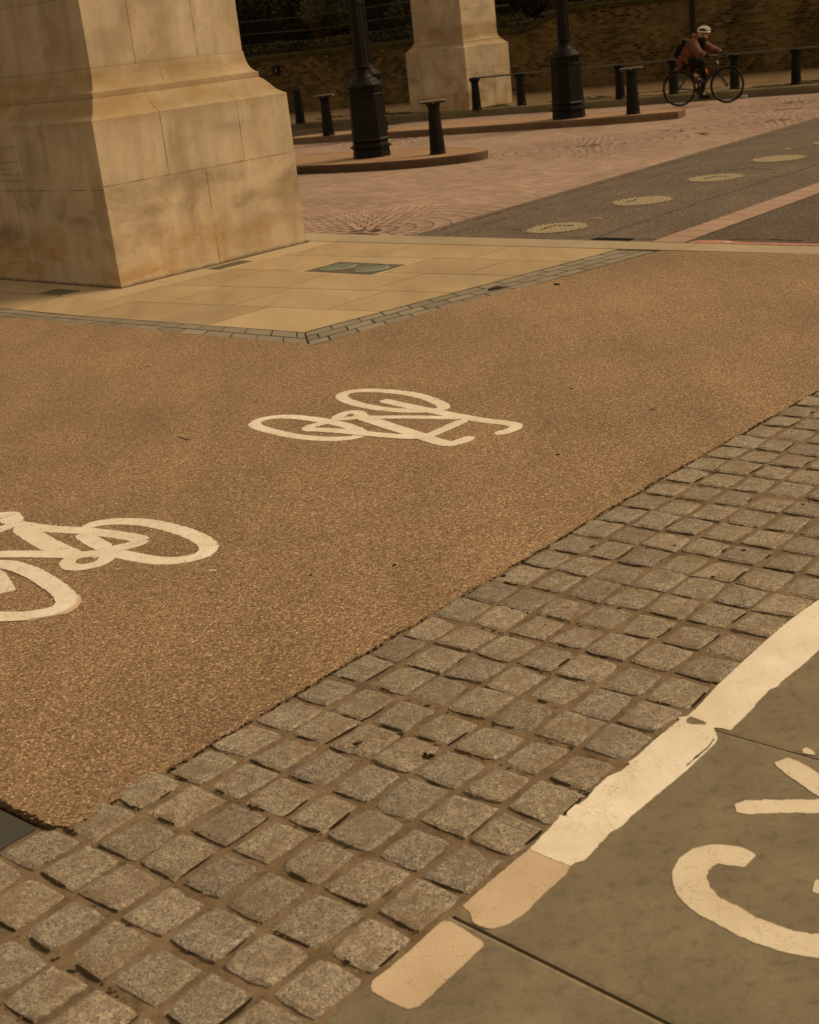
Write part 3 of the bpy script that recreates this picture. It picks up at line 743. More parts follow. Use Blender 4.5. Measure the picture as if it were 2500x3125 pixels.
J1 = [('a', [(.0, .985), (2.51, .985)]), ('a', [(1.27, 0), (1.27, .985)]), ('a', [(.80, .985), (.80, 1.6), (.80, 1.79)]), ('a', [(1.80, .985), (1.80, 1.6), (1.80, 1.79)]),
      ('a', [(1.1, 1.797), (1.1, 2.068)]), ('a', [(.83, 2.07), (.83, 3.1)]), ('a', [(1.62, 2.07), (1.62, 3.1)]), ('a', [(.3, 3.1), (2.2, 3.1)]), ('a', [(1.2, 3.1), (1.2, 3.9)]), ('a', [(.3, 3.9), (2.2, 3.9)]),
      ('b', [(0, .955), (4, .955)]), ('b', [(1.62, 0), (1.62, .955)]), ('b', [(1.37, .955), (1.37, 1.6), (1.37, 1.79)]), ('b', [(.85, 1.797), (.85, 2.068)]),
      ('b', [(.3, 2.73), (4, 2.73)]), ('b', [(1.9, 2.07), (1.9, 2.73)]), ('b', [(.95, 2.73), (.95, 3.5)]), ('b', [(.3, 3.5), (4, 3.5)])]
g = MB(); q = [AB(-.016, -.022, .0016), AB(2.525, -.022, .0016), AB(2.525, 4.2, .0016), AB(-.016, 4.2, .0016)]; g.quad(*q); g.build('pier_foot_joint', DARK, kind='structure')
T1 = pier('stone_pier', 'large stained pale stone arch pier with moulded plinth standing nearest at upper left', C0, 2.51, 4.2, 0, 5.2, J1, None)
# worn, unreadable cut inscription on the left face
ins = MB(); rr = random.Random(9)
for z, s0, s1 in ((1.44, 1.85, 2.9), (1.385, 1.42, 2.9), (1.235, 1.40, 2.9), (1.165, 1.58, 2.9), (1.11, 1.42, 2.9), (1.045, 1.40, 2.9)):
    s = s0
    while s < s1:
        wd = rr.uniform(.006, .017)
        if rr.random() > .2:
            for q in range(rr.choice((1, 2, 2))):
                x = s + q * wd * .7; p = lambda a, b: C0 + B * a + A * (-.0012) + Vector((0, 0, b))
                ins.quad(p(x, z), p(x + .003, z), p(x + .003, z + .022), p(x, z + .022))
            if rr.random() > .4: zz = z + rr.choice((0, .01, .019)); ins.quad(p(s, zz), p(s + wd, zz), p(s + wd, zz + .003), p(s, zz + .003))
        s += wd + .007
ins.build('inscription', mat_simple('worn_cut_letters', (.33, .24, .16), .9, .1), T1)
C2 = G(1434, 335, .15); C2.z = 0
J2 = [('b', [(0, 1.05), (2.4, 1.05)]), ('b', [(0, .15), (0.9, .15)])]
for s in (.45, .95, 1.45): J2.append(('b', [(s, .15), (s, 1.05)]))
for s in (.12, .62, 1.2, 1.62): J2.append(('b', [(s, 1.05), (s, 1.5), (s, 1.64)]))
for s in (.3, .7, 1.1): J2.append(('b', [(s, 1.81), (s, 2.35)]))
J2 += [('b', [(.3, 2.35), (2, 2.35)]), ('a', [(0, 1.05), (2, 1.05)]), ('a', [(.6, 1.05), (.6, 1.6)]), ('a', [(1.0, .15), (1.0, 1.05)]), ('a', [(.3, 2.4), (2, 2.4)])]
wa2 = 1.62; wb2 = 1.9
pier('stone_pier', 'smaller pale stone pier standing behind the far kerb before the brick wall', C2, wa2, wb2, .15, 5.2, J2, True)

# ------------------------------------------------------------------ brick wall and what stands behind it
WT = thing('brick_wall', 'long dark stock brick wall along the far pavement, stepping up with a ramp', 'wall', (-14, WX(-14), .15))
wdir = Vector((1, -.547, 0)).normalized(); wn = Vector((-wdir.y, wdir.x, 0))
def ztop(x):
    if x < 4.3: return 1.68 + max(0, (x + 3) * .004)
    if x < 5.6:
        t = (x - 4.3) / 1.3; return 1.70 + .37 * (3 * t * t - 2 * t ** 3)
    return 2.07
wm = MB(); wc = MB(); xs = [-14 + .4 * i for i in range(0, 46)] + [4.3 + .1 * i for i in range(0, 14)] + [5.7 + .5 * i for i in range(0, 42)]
for x0, x1 in zip(xs, xs[1:]):
    if x1 - x0 < 1e-6: continue
    p, q = Vector((x0, WX(x0), 0)), Vector((x1, WX(x1), 0)); z0, z1 = ztop(x0), ztop(x1)
    wm.quad((*p.xy, 0), (*q.xy, 0), (*q.xy, z1), (*p.xy, z0)); p2, q2 = p + wn * .35, q + wn * .35
    wm.quad((*p2.xy, z0), (*q2.xy, z1), (*q2.xy, 0), (*p2.xy, 0))
    f0, f1, r0, r1 = p - wn * .05, q - wn * .05, p2 + wn * .05, q2 + wn * .05; h = .10
    wc.quad((*f0.xy, z0 - .0), (*f1.xy, z1), (*f1.xy, z1 + h), (*f0.xy, z0 + h)); wc.quad((*f0.xy, z0 + h), (*f1.xy, z1 + h), (*r1.xy, z1 + h + .05), (*r0.xy, z0 + h + .05))
    wc.quad((*r0.xy, z0), (*r0.xy, z0 + h + .05), (*r1.xy, z1 + h + .05), (*r1.xy, z1)); wc.quad((*f0.xy, z0), (*r0.xy, z0), (*r1.xy, z1), (*f1.xy, z1))
wo = wm.build('masonry', BRICK, WT)
# turn masonry so that its object axes follow the wall (brick courses run along it)
ang = math.atan2(wdir.y, wdir.x); rotm = Matrix.Rotation(-ang, 4, 'Z'); wo.data.transform(rotm); wo.rotation_euler = (0, 0, ang)
wc.build('coping', mat_simple('mossy_coping', (.055, .045, .018), .95, .1, var=.45, scale=4, bump=.5, bd=.02), WT)
pp = MB()
for x in (-.05, 8.45):
    zt = ztop(x) - .01; c = Vector((x, WX(x), 0)) - wn * .03; pp.box((c.x, c.y, zt / 2), wdir * (.055 if x < 5 else .05), wn * .05, (0, 0, zt / 2))
pp.build('downpipe', mat_simple('rust_pipe', (.025, .016, .009), .8, .2), WT)
sg = MB(); c = Vector((-2.385, WX(-2.385), 1.385)) - wn * .035; sg.box(c, wdir * .105, wn * .03, (0, 0, .125), .008)
so_ = sg.build('wall_plaque', IRON, origin=c); tag(so_, 'small black plaque fixed on the brick wall left of the near lamp post', 'plaque')
sg = MB(); sg.tube([c + wdir * .01 - wn * .034 + Vector((0, 0, .07)), c - wn * .034 + Vector((0, 0, -.03)), c + wdir * .02 - wn * .034 + Vector((0, 0, -.075))], [.018, .024, .008], 8); sg.build('pale_emblem', mat_simple('plaque_grey', (.14, .13, .115), .6, .3), so_)

# leaf masses
def leaves(m_, c, rx, ry, rz, n, s, rr):
    for _ in range(n):
        while True:
            u, v, w_ = rr.uniform(-1, 1), rr.uniform(-1, 1), rr.uniform(-1, 1)
            if u * u + v * v + w_ * w_ < 1: break
        p = Vector((c[0] + u * rx, c[1] + v * ry, c[2] + w_ * rz)); a = Vector((rr.gauss(0, 1), rr.gauss(0, 1), rr.gauss(0, 1))).normalized(); b = a.orthogonal().normalized(); L = s * rr.uniform(.6, 1.4); k = a.cross(b) * L * .18
        m_.quad(p - a * L, p + b * L * .45 + k, p + a * L, p - b * L * .45 + k)
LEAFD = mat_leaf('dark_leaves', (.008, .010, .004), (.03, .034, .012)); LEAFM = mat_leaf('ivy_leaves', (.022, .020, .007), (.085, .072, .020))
BARK = mat_simple('dark_bark', (.035, .022, .014), .9, .1, var=.3, scale=6, bump=.5, bd=.02)
rr = random.Random(77)
g = MB()
for i in range(60):
    x = -8 + i * .42; 
    if x > 16: break
    p = Vector((x, WX(x), 0)) + wn * rr.uniform(.3, .75); h = .16 if x < 4.3 else .07
    leaves(g, (p.x, p.y, ztop(x) + .12 + h * rr.uniform(.6, 1.1)), .38, .3, h * rr.uniform(.9, 1.5), 260, .035, rr)
g.build('ivy_bank', LEAFM, kind='stuff')
# earth bank and dark undergrowth behind the wall
bk = MB(); nx = 70; nz = 16; vs = []; fs = []
for i in range(nx + 1):
    for j in range(nz + 1):
        x = -20 + i * .75; off = 1.2 + j * .28 + .5 * n2(x, j * .6, .5); z = ztop(x) - .2 + j * .62
        p = Vector((x, WX(x), 0)) + wn * off; vs.append((p.x, p.y, z + .3 * n2(x, j, .7, 4)))
for i in range(nx):
    for j in range(nz): a = i * (nz + 1) + j; fs.append((a, a + nz + 1, a + nz + 2, a + 1))
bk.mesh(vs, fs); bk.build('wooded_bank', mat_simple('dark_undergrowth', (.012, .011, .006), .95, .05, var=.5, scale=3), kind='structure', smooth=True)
g = MB()
for i in range(150):
    x = rr.uniform(-9, 15); p = Vector((x, WX(x), 0)) + wn * rr.uniform(.9, 1.9)
    leaves(g, (p.x, p.y, rr.uniform(1.9, 6.5)), .75, .5, .55, 170, .05, rr)
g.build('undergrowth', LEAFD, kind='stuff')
def bush(x, off, z, r, n, name, label, mat):
    m_ = MB(); c = Vector((x, WX(x), z)) + wn * off; T = thing(name, label, 'bush', (c.x, c.y, 1.6))
    for k in range(7): leaves(m_, (c.x + rr.uniform(-r, r) * .6, c.y + rr.uniform(-r, r) * .5, c.z + rr.uniform(-r, r) * .6), r * .5, r * .4, r * .45, n // 7, .038, rr)
    m_.build('crown', mat, T)
    s_ = MB()
    for k in range(4): s_.tube([(c.x, c.y, 1.55), (c.x + rr.uniform(-.2, .2), c.y, c.z), (c.x + rr.uniform(-.5, .5), c.y, c.z + r * .7)], [.02, .014, .006], 5)
    s_.build('stem', BARK, T)
LEAFG = mat_leaf('brighter_leaves', (.02, .022, .008), (.075, .07, .022))
bush(-1.15, .8, 2.6, .85, 1700, 'bush', 'green bush above the brick wall between the tree trunk and the near lamp post', LEAFG)
bush(1.25, .8, 2.5, .8, 1500, 'bush', 'dark green bush above the wall between the near lamp post and the far pier', LEAFG)
def tree(px, wd, name, label, lean):
    d = ray(px, 60); x = 40.6 / (d.y / d.x + .547) if abs(d.x) > 1e-6 else 0
    c = Vector((x, WX(x), 0)) + wn * .9; T = thing(name, label, 'tree', (c.x, c.y, 1.4)); m_ = MB()
    pts = [Vector((c.x + lean * t + .05 * math.sin(t * 3), c.y, 1.3 + t * 6)) for t in [0, .1, .25, .45, .7, 1]]
    m_.tube(pts, [wd * 1.25, wd * 1.05, wd, wd * .93, wd * .8, wd * .6], 12)
    for k in range(6):
        a = rr.uniform(0, 6.28); b0 = pts[4].lerp(pts[5], rr.random()); m_.tube([b0, b0 + Vector((math.cos(a), math.sin(a), .6)), b0 + Vector((math.cos(a) * 2.4, math.sin(a) * 2.0, 1.5))], [wd * .35, wd * .22, wd * .1], 6)
    m_.build('trunk', BARK, T, smooth=True)
    cr2 = MB()
    for k in range(26): leaves(cr2, (c.x + rr.gauss(0, 1.5), c.y + 1 + rr.gauss(0, 1.0), 7.5 + rr.gauss(0, .8)), .7, .7, .5, 60, .09, rr)
    cr2.build('crown', LEAFD, T)
tree(926, .21, 'tree', 'dark tree trunk behind the wall left of the near lamp post', -.3)
tree(1640, .12, 'tree', 'dim slender tree behind the wall just right of the far pier', .3)
# wire fence on top of the wall
WF = thing('wire_fence', 'thin strained wire fence above the ivy on top of the brick wall', 'fence', (-8, WX(-8), 1.7)); wi = MB(); po = []
for z in (2.12, 2.42, 2.78):
    wi.tube([Vector((x, WX(x), z + .03 * math.sin(x * 1.3))) + wn * .35 for x in [-8 + .8 * i for i in range(16)]], .009, 5)
wi.build('wire', mat_simple('grey_wire', (.085, .07, .05), .6, .4), WF)
for x in (-6.2, -3.3, .55, 3.0):
    m_ = MB(); p = Vector((x, WX(x), 0)) + wn * .37; m_.box((p.x, p.y, 2.35), wdir * .025, wn * .025, (0, 0, .55)); m_.build('post', IRON, WF)

# ------------------------------------------------------------------ lamp posts
def lamp_mesh(label):
    T = thing('street_lamp', label, 'street lamp', (0, 0, 0), 'cast iron lamp posts on the islands')
    p = MB(); p.lathe([(.33, 0), (.32, .13), (.325, .15), (.365, .165), (.365, .185), (.315, .205), (.305, .235), (.32, .27), (.34, .29), (.325, .31), (.315, .32), (.295, .78), (.29, .99), (.305, 1.0), (.305, 1.015), (.29, 1.03), (.30, 1.10), (.31, 1.12), (.345, 1.145), (.345, 1.165), (.30, 1.18)], 8, rot=R(22.5)); p.build('plinth', IRON, T)
    c = MB(); c.lathe([(.30, 1.18), (.285, 1.2), (.27, 1.215), (.26, 1.225), (.24, 1.235), (.225, 1.26), (.205, 1.275), (.175, 1.285), (.15, 1.31), (.135, 1.34), (.125, 1.38), (.12, 1.42), (.125, 1.435), (.145, 1.445), (.145, 1.465), (.13, 1.475)], 20)
    c.build('collar', IRON, T, smooth=False)
    s = MB(); s.lathe([(.128, 1.475), (.122, 1.6), (.105, 2.43), (.125, 2.45), (.125, 2.475), (.10, 2.49), (.10, 2.56), (.115, 2.575), (.115, 2.595), (.095, 2.61), (.075, 4.4), (.06, 4.45)], 24, flute=.06); s.build('column', IRON, T)
    l = MB(); l.lathe([(.05, 4.4), (.12, 4.46), (.2, 4.95), (.22, 4.97), (.1, 5.15), (.03, 5.2), (.02, 5.3)], 6); l.build('lantern', mat_simple('lantern_glass', (.35, .33, .28), .3, .5), T)
    return T
P = G(1136, 478, .13)
L1 = lamp_mesh('near black cast iron lamp post on the nearer island beside the big pier'); L1.location = (P.x, P.y, .13); L1.rotation_euler = (0, 0, R(8))
P = G(1737, 360, .13); dup(L1, (P.x, P.y, .13), R(-22), 'black lamp post with octagonal base on the far island, right of the far pier')
P = G(1141, 402, .13); dup(L1, (P.x, P.y, .13), R(5), 'black lamp post mostly hidden directly behind the nearest lamp post')

# ------------------------------------------------------------------ bollards
def bollard(label):
    T = thing('bollard', label, 'bollard', (0, 0, 0), 'black bollards on the islands')
    s = MB(); s.lathe([(.135, 0), (.134, .03), (.128, .04), (.092, .72), (.094, .735), (.10, .745), (.135, .80)], 28, flute=.05); s.build('shaft', IRON, T)
    c = MB(); c.box((-.107, 0, .822), (.098, 0, 0), (0, .085, 0), (0, 0, .022), .004, 0); c.box((.107, 0, .822), (.098, 0, 0), (0, .085, 0), (0, 0, .022), .004, 0); c.box((0, 0, .815), (.01, 0, 0), (0, .08, 0), (0, 0, .025)); c.build('cap_plate', [PLATE], T)
    i = MB(); i.box((-.107, -.0, .818), (.090, 0, 0), (0, .0872, 0), (0, 0, .012), 0); i.box((.107, 0, .818), (.09, 0, 0), (0, .0872, 0), (0, 0, .012), 0); i.build('cap_recess', IRON, T)
    return T
P = G(1337, 470, .13); b1 = bollard('black bollard with flat split cap on the nearer island right of the lamp post'); b1.location = (P.x, P.y, .13); b1.rotation_euler = (0, 0, R(-4))
P = G(1933, 348, .13); dup(b1, (P.x, P.y, .13), R(-14), 'black bollard with pale cap at the right end of the far island')
P = G(1004, 413, .13); dup(b1, (P.x, P.y, .13), R(-8), 'black bollard with pale cap at the left end of the far island')
P = G(918, 377, .15)
t = thing('bollard', 'plain uncapped black bollard on the far pavement just right of the big pier', 'bollard', (P.x, P.y, .15)); s = MB(); s.lathe([(.125, 0), (.12, .04), (.085, .80), (.08, .83), (.05, .84)], 20, c=(P.x, P.y, .15), flute=.04); s.build('shaft', IRON, t)

# post and rail fence on the far kerb
FT = thing('post_and_rail_fence', 'row of black iron posts joined by one pale rail along the far kerb', 'fence', (2.655, 33.306, .15))
posts = [G(x, y, .15) for x, y in [(1456, 334), (1593, 322), (1740, 313), (1894, 301), (2057, 287), (2243, 272), (2430, 258), (2640, 241), (2860, 225)]]
first = None; tops = []
for i, P in enumerate(posts):
    if first is None:
        s = MB(); s.lathe([(.118, .15), (.115, .19), (.108, .20), (.088, .74), (.09, .76), (.12, .80), (.128, .82), (.128, .855), (.11, .87)], 20, c=(P.x, P.y, 0), flute=.05)
        first = s.build('post', IRON, FT)
    else:
        o = first.copy(); col.objects.link(o); o.parent = FT; o.location = P - posts[0]; o.location.z = 0
    tops.append(Vector((P.x, P.y, .858)))
s = MB(); s.tube([tops[0] - (tops[1] - tops[0]) * .06] + tops, .020, 8); s.build('rail', mat_simple('worn_rail', (.075, .065, .05), .5, .5), FT, smooth=True)

# ------------------------------------------------------------------ covers, glass, gully
def manhole(c, rad, rot, label, key=0):
    c = Vector((c.x, c.y, RZ)); T = thing('manhole_cover', label, 'manhole cover', c, 'round manhole covers in the asphalt')
    f = MB(); f.lathe([(rad, -.02), (rad, .004), (rad - .02, .0045), (rad - .022, -.006)], 40, c=c); f.build('frame', mat_simple('cover_frame', (.16, .13, .09), .6, .4), T)
    l = MB(); l.lathe([(rad - .025, -.02), (rad - .025, .003), (.001, .003)], 40, c=c, mi=1)
    u = Vector((math.cos(rot), math.sin(rot), 0)); v = Vector((-u.y, u.x, 0)); k = -rad + .05
    while k < rad - .04:
        h = math.sqrt(max(0, (rad - .035) ** 2 - k * k))
        if h > .05: l.box(c + v * k + Vector((0, 0, .002)), u * h, v * .016, (0, 0, .003))
        k += .052
    k = -rad + .10
    while k < rad - .08:
        h = math.sqrt(max(0, (rad - .04) ** 2 - k * k)); l.box(c + u * k + Vector((0, 0, .0025)), v * h, u * .007, (0, 0, .003)); k += .12
    l.build('lid', [MANH, mat_simple('cover_recess', (.075, .056, .033), .8, .2)], T)
    if key:
        kx = MB(); pts = [G(px, py, RZ + .0062) for px, py in key]
        for a, b in zip(pts, pts[1:]):
            t = (b - a).normalized() * 1; n_ = Vector((-t.y, t.x, 0)) * .016; kx.quad(a - n_, b - n_, b + n_, a + n_)
        kx.build('keyway', DARK, T)
    return T
manhole(G(1698, 695.5), .355, R(62), 'nearest ribbed round metal cover in the asphalt by the kerb', [(1648, 701.5), (1695, 687), (1751, 688)])
manhole(G(1960, 613), .36, R(62), 'second ribbed round metal cover from the kerb in the asphalt', [(1911, 617), (1930, 612), (1943, 608)])
manhole(G(2184, 542.5), .36, R(60), 'third round metal cover from the kerb, with a bent dark key slot', [(2150, 546), (2180, 538), (2226, 538)])
manhole(G(2377, 484), .36, R(60), 'fourth round metal cover, faint, near the right edge of the asphalt', 0)
manhole(G(2560, 432), .36, R(60), 'farthest round metal cover cut by the right edge of the frame', 0)
# gully
c = AB(3.06, -3.71, RZ); T = thing('road_gully', 'open rectangular road drain slot let into the asphalt at the kerb', 'drain', c)
g = MB(); 
for a0, a1, b0, b1 in ((3.022, 3.03, -3.97, -3.45), (3.165, 3.185, -3.97, -3.45), (3.0305, 3.1645, -3.97, -3.945), (3.0305, 3.1645, -3.475, -3.45)): rect(g, a0, a1, b0, b1, RZ + .006, 0, .05)
g.build('frame', mat_simple('gully_frame', (.15, .13, .10), .6, .4), T)
g = MB(); rect(g, 3.0305, 3.1645, -3.944, -3.476, RZ + .004, 0, .01); g.build('opening', DARK, T)
# glass pavement panel
c = AB(1.365, -1.915, 0); T = thing('glass_ground_panel', 'dark metal ground panel with two round green glass lenses in pale stone', 'ground light', c)
g = MB(); rect(g, 1.125, 1.605, -2.368, -1.462, .003); g.build('metal_plate', mat_simple('dark_bronze_plate', (.12, .095, .07), .5, .4, 0, .25, 25, .2), T)
for b in (-1.69, -2.14):
    g = MB(); g.lathe([(.205, .0), (.205, .0055), (.19, .0085), (.187, .004)], 40, c=AB(1.365, b, 0)); rg = g.build('ring', mat_simple('lens_ring', (.12, .10, .08), .5, .4), T)
    g = MB(); g.lathe([(.187, .002), (.186, .0065), (.14, .009), (.001, .010)], 40, c=AB(1.365, b, 0))
    mm = M('green_glass', .25, .6); mm.color(mm.ramp(mm.noise(7, 4), [(.35, (.19, .22, .175)), (.6, (.235, .27, .215)), (.75, (.29, .31, .24))])); g.build('lens', mm.m, T, smooth=True)
def plate(a0, a1, b0, b1, lab, mat, z=.003):
    c = AB((a0 + a1) / 2, (b0 + b1) / 2, 0); T = thing('drain_grate', lab, 'grate', c); g = MB(); rect(g, a0, a1, b0, b1, z, 0, .03); g.build('frame', mat, T)
    g = MB(); n_ = 7
    for i in range(n_):
        x = b0 + .03 + (b1 - b0 - .06) * (i + .5) / n_; rect(g, a0 + .02, a1 - .02, x - .012, x + .008, z + .0015, 0, .001)
    g.build('slots', mat_simple('slot_dark', (.115, .105, .08), .8, .2), T)
GRT = mat_simple('grate_green_grey', (.17, .155, .115), .6, .4, 0, .25, 25)
plate(1.008, 1.462, -.311, -.104, 'narrow grey grate in the paving along the right face of the big pier', GRT)
plate(-.446, -.205, .41, .83, 'small grey grate in the paving below the left face of the big pier', GRT)
# steel cover at lower left
c = DN(-.3, 1.7, 0); g = MB(); g.box(DN(-.40, 1.84, -.012), D * .515, N * .535, (0, 0, .017), .003)
m_ = M('blued_steel', .55, .5, .3); m_.color(m_.mix(m_.math('MULTIPLY', m_.ramp(m_.noise(14, 5, .7), [(.5, g3(0)), (.65, g3(1))]), .45), (.062, .064, .066), (.14, .065, .03))); m_.bump(m_.noise(60, 4), .2, .002)
o = g.build('steel_cover', m_.m, origin=DN(-.4, 1.84, 0)); tag(o, 'dark steel cover plate at the lower left corner beside the gravel and setts', 'cover plate')

# ------------------------------------------------------------------ painted markings
def stroke(m_, pts, wd, z, seed=0, closed=False, amp=.0042, rnd=True):
    pts = smooth_pts([Vector((p.x, p.y, 0)) for p in pts], 2, closed); pts = dens(pts, .006, closed); n = len(pts)
    if not hasattr(wd, '__len__'): wd = (wd, wd)
    L, Rr = [], []
    for i, p in enumerate(pts):
        a = pts[(i - 2) % n] if closed else pts[max(i - 2, 0)]; b = pts[(i + 2) % n] if closed else pts[min(i + 2, n - 1)]
        t = (b - a).normalized(); nn = Vector((-t.y, t.x, 0)); f = i / n; h = (wd[0] * (1 - f) + wd[1] * f) / 2
        if not closed and rnd:
            e = min(i, n - 1 - i) * .006; k = min(1, .62 + e / (h * .9) * .38) ; h2 = h * k
        else: h2 = h
        L.append(p + nn * (h2 + amp * (n2(p.x, p.y, 30, seed) + .55 * n2(p.x, p.y, 95, seed + 3) + .7 * n2(p.x, p.y, 210, seed + 4)))); Rr.append(p - nn * (h2 + amp * (n2(p.x, p.y, 30, seed + 11) + .55 * n2(p.x, p.y, 95, seed + 14) + .7 * n2(p.x, p.y, 210, seed + 15))))
    for i in range(n if closed else n - 1):
        j = (i + 1) % n
        m_.quad((*L[i].xy, z), (*Rr[i].xy, z), (*Rr[j].xy, z), (*L[j].xy, z))
        m_.quad((*L[i].xy, z), (*L[j].xy, z), (*L[j].xy, z - .002), (*L[i].xy, z - .002)); m_.quad((*Rr[j].xy, z), (*Rr[i].xy, z), (*Rr[i].xy, z - .002), (*Rr[j].xy, z - .002))
zb = lambda x, y: G(700 + x / 1.8158, 1150 + y / 1.8158)
m_ = MB(); z = .0037; dz = .0004; W_ = .075
S = [([(132, 262), (190, 232), (300, 220), (430, 231), (560, 250), (650, 272), (722, 300), (735, 325), (690, 340), (590, 348), (480, 344), (360, 332), (250, 308), (165, 285)], True),
     ([(615, 105), (660, 85), (760, 76), (900, 83), (1030, 100), (1120, 128), (1180, 155), (1195, 175), (1150, 188), (1060, 192), (950, 190), (840, 180), (730, 160), (640, 132)], True),
     ([(848, 132), (960, 158), (1100, 188), (1290, 224), (1420, 246), (1510, 256), (1575, 266), (1595, 278), (1560, 300), (1475, 322)], False),
     ([(735, 228), (1000, 226), (1290, 232)], False), ([(1310, 240), (1200, 290), (1095, 334)], False),
     ([(705, 215), (850, 266), (1060, 330), (1150, 362), (1215, 378), (1275, 366), (1345, 336)], False),
     ([(605, 240), (500, 264), (408, 294)], False), ([(410, 296), (560, 300), (760, 320), (900, 332), (1060, 342)], False),
     ([(590, 236), (640, 206), (700, 198), (738, 212), (700, 232), (640, 238)], True)]
for i, (p, cl) in enumerate(S): stroke(m_, [zb(*q) for q in p], (W_ * 1.25, W_ * 1.1) if i == 5 else (W_ * .8 if i == 3 else W_), z + dz * i, i * 7, cl)
o = m_.build('bicycle_symbol', PAINTG, origin=G(1150, 1280)); tag(o, 'whole white painted bicycle symbol in the middle of the gravel path', 'road marking')
zc = lambda x, y: G(0 + x / 2.4643, 1500 + y / 2.4643)
m_ = MB(); W_ = .087
S = [([(640, 276), (720, 246), (850, 228), (1000, 228), (1150, 243), (1300, 278), (1450, 328), (1548, 380), (1578, 430), (1545, 472), (1450, 507), (1300, 528), (1150, 522), (1000, 494), (850, 462)], False, 1),
     ([(60, 235), (180, 258), (330, 282), (480, 292), (640, 300), (820, 320), (980, 345), (1100, 368)], False, .95), ([(1100, 368), (1010, 402), (880, 432), (780, 468), (690, 498)], False, 1.0),
     ([(150, 268), (300, 370), (430, 440), (580, 492)], False, 1.25), ([(610, 325), (700, 380), (810, 440)], False, 1.0), ([(-60, 477), (200, 477), (400, 478), (600, 484), (740, 478)], False, .95),
     ([(500, 540), (560, 498), (660, 476), (760, 468), (815, 490), (790, 530), (700, 565), (600, 580), (525, 575)], True, .85),
     ([(-120, 205), (-20, 195), (60, 185), (80, 205), (120, 245)], False, 1.3), ([(-100, 330), (20, 290), (130, 240)], False, .85),
     ([(-150, 560), (0, 552), (110, 566), (250, 618), (375, 695), (475, 770), (512, 822), (480, 872), (400, 908), (260, 938), (110, 952), (-50, 950), (-250, 930), (-380, 870), (-420, 780), (-370, 680), (-260, 600)], True, 1.05)]
for i, (p, cl, k) in enumerate(S): stroke(m_, [zc(*q) for q in p], W_ * k, z + dz * i, i * 5 + 50, cl)
pl = rough_edge(dens([zc(*q) for q in [(-60, 570), (0, 592), (45, 622), (122, 742), (98, 756), (0, 780), (-90, 790)]], .012), .004, 30, 2)
m_.poly([Vector((p.x, p.y, z + dz * 11)) for p in pl], z)
pl = rough_edge(dens(smooth_pts([zc(*q) for q in [(440, 560), (470, 520), (560, 545), (650, 560), (800, 520), (850, 490), (820, 540), (740, 575), (600, 600), (500, 592)]], 1, True), .012), .004, 30, 2)
m_.poly([Vector((p.x, p.y, .0046)) for p in pl], .003)
o = m_.build('bicycle_symbol', PAINTG, origin=G(150, 1750)); tag(o, 'large white painted bicycle symbol cut off by the left edge of the frame', 'road marking')
# faded first coat showing beside the wheel
zd = lambda x, y: G(x / 4.3125, 1500 + y / 4.3125)
pl = [zd(*q) for q in [(1010, 1370), (1040, 1355), (1075, 1400), (1070, 1470), (1010, 1540), (900, 1610), (600, 1670), (380, 1712), (100, 1722), (0, 1712), (100, 1690), (600, 1620), (900, 1520), (985, 1440)]]
m2 = MB(); m2.poly([Vector((p.x, p.y, .0042)) for p in rough_edge(dens(pl, .012), .004, 30, 9)]); m2.build('faded_edge', OLDPAINT, o)

# cycle lane stripe on the flags
z4 = lambda x, y: G(1000 + x / 1.725, 2100 + y / 1.725); z5 = lambda x, y: G(1700 + x / 1.5125, 1700 + y / 1.5125)
def paintpoly(name, pts, mat, z, label, amp=.003, extra=None, z0=.0005):
    pts = [Vector((p.x, p.y, z)) for p in pts]; pts = rough_edge(dens(pts, .004), amp, 45, 4); m_ = MB(); m_.poly(pts, z0)
    c = sum(pts, Vector()) / len(pts); o = m_.build(name, mat, origin=(c.x, c.y, 0)); tag(o, label, 'road marking'); return o
paintpoly('painted_dash', [z4(*q) for q in [(590, 1238), (615, 1226), (650, 1232), (740, 1285), (812, 1335), (820, 1352), (800, 1378), (640, 1530), (480, 1678), (420, 1692), (330, 1655), (238, 1600), (226, 1565), (245, 1535), (325, 1478), (460, 1360)]], OLDPAINT, .0016, 'short separate beige painted dash with rounded corners at the bottom of the frame', .0022)
lp = [z4(*q) for q in [(1062, 850), (1160, 895), (1278, 940), (1252, 985), (1160, 1065), (1040, 1185), (960, 1240), (870, 1270), (800, 1255), (762, 1230), (752, 1190), (712, 1150), (780, 1085), (880, 1000), (980, 915)]]
paintpoly('painted_dash', lp, OLDPAINT, .0016, 'beige painted patch joining the lower end of the long white lane line', .0022)
lo = [z4(*q) for q in [(1062, 850), (1100, 810), (1160, 750), (1215, 690), (1222, 672), (1255, 676), (1262, 655), (1305, 615), (1322, 617), (1370, 580), (1410, 525), (1480, 465), (1545, 440), (1590, 405), (1584, 390)]] + \
     [z5(*q) for q in [(338, 945), (380, 912), (460, 840), (565, 755), (562, 742), (600, 738), (655, 690), (745, 590), (820, 520), (960, 392), (1090, 282), (1215, 195), (1500, -62), (2000, -470), (2300, -700)]]
hi = [z5(*q) for q in [(2420, -560), (2060, -290), (1500, 170), (1215, 425), (1140, 495), (1050, 565), (1010, 605), (985, 610), (930, 665), (905, 700), (860, 745), (832, 770), (800, 802), (760, 792), (722, 790), (742, 835), (730, 862), (600, 985), (430, 1125), (350, 1190), (300, 1245), (250, 1270), (180, 1345), (125, 1405), (85, 1412)]] + [z4(*q) for q in [(1278, 940), (1160, 895)]]
paintpoly('lane_line', lo + hi, PAINT, .0026, 'long thick white painted cycle lane line running up the flags to the right edge', .0022)
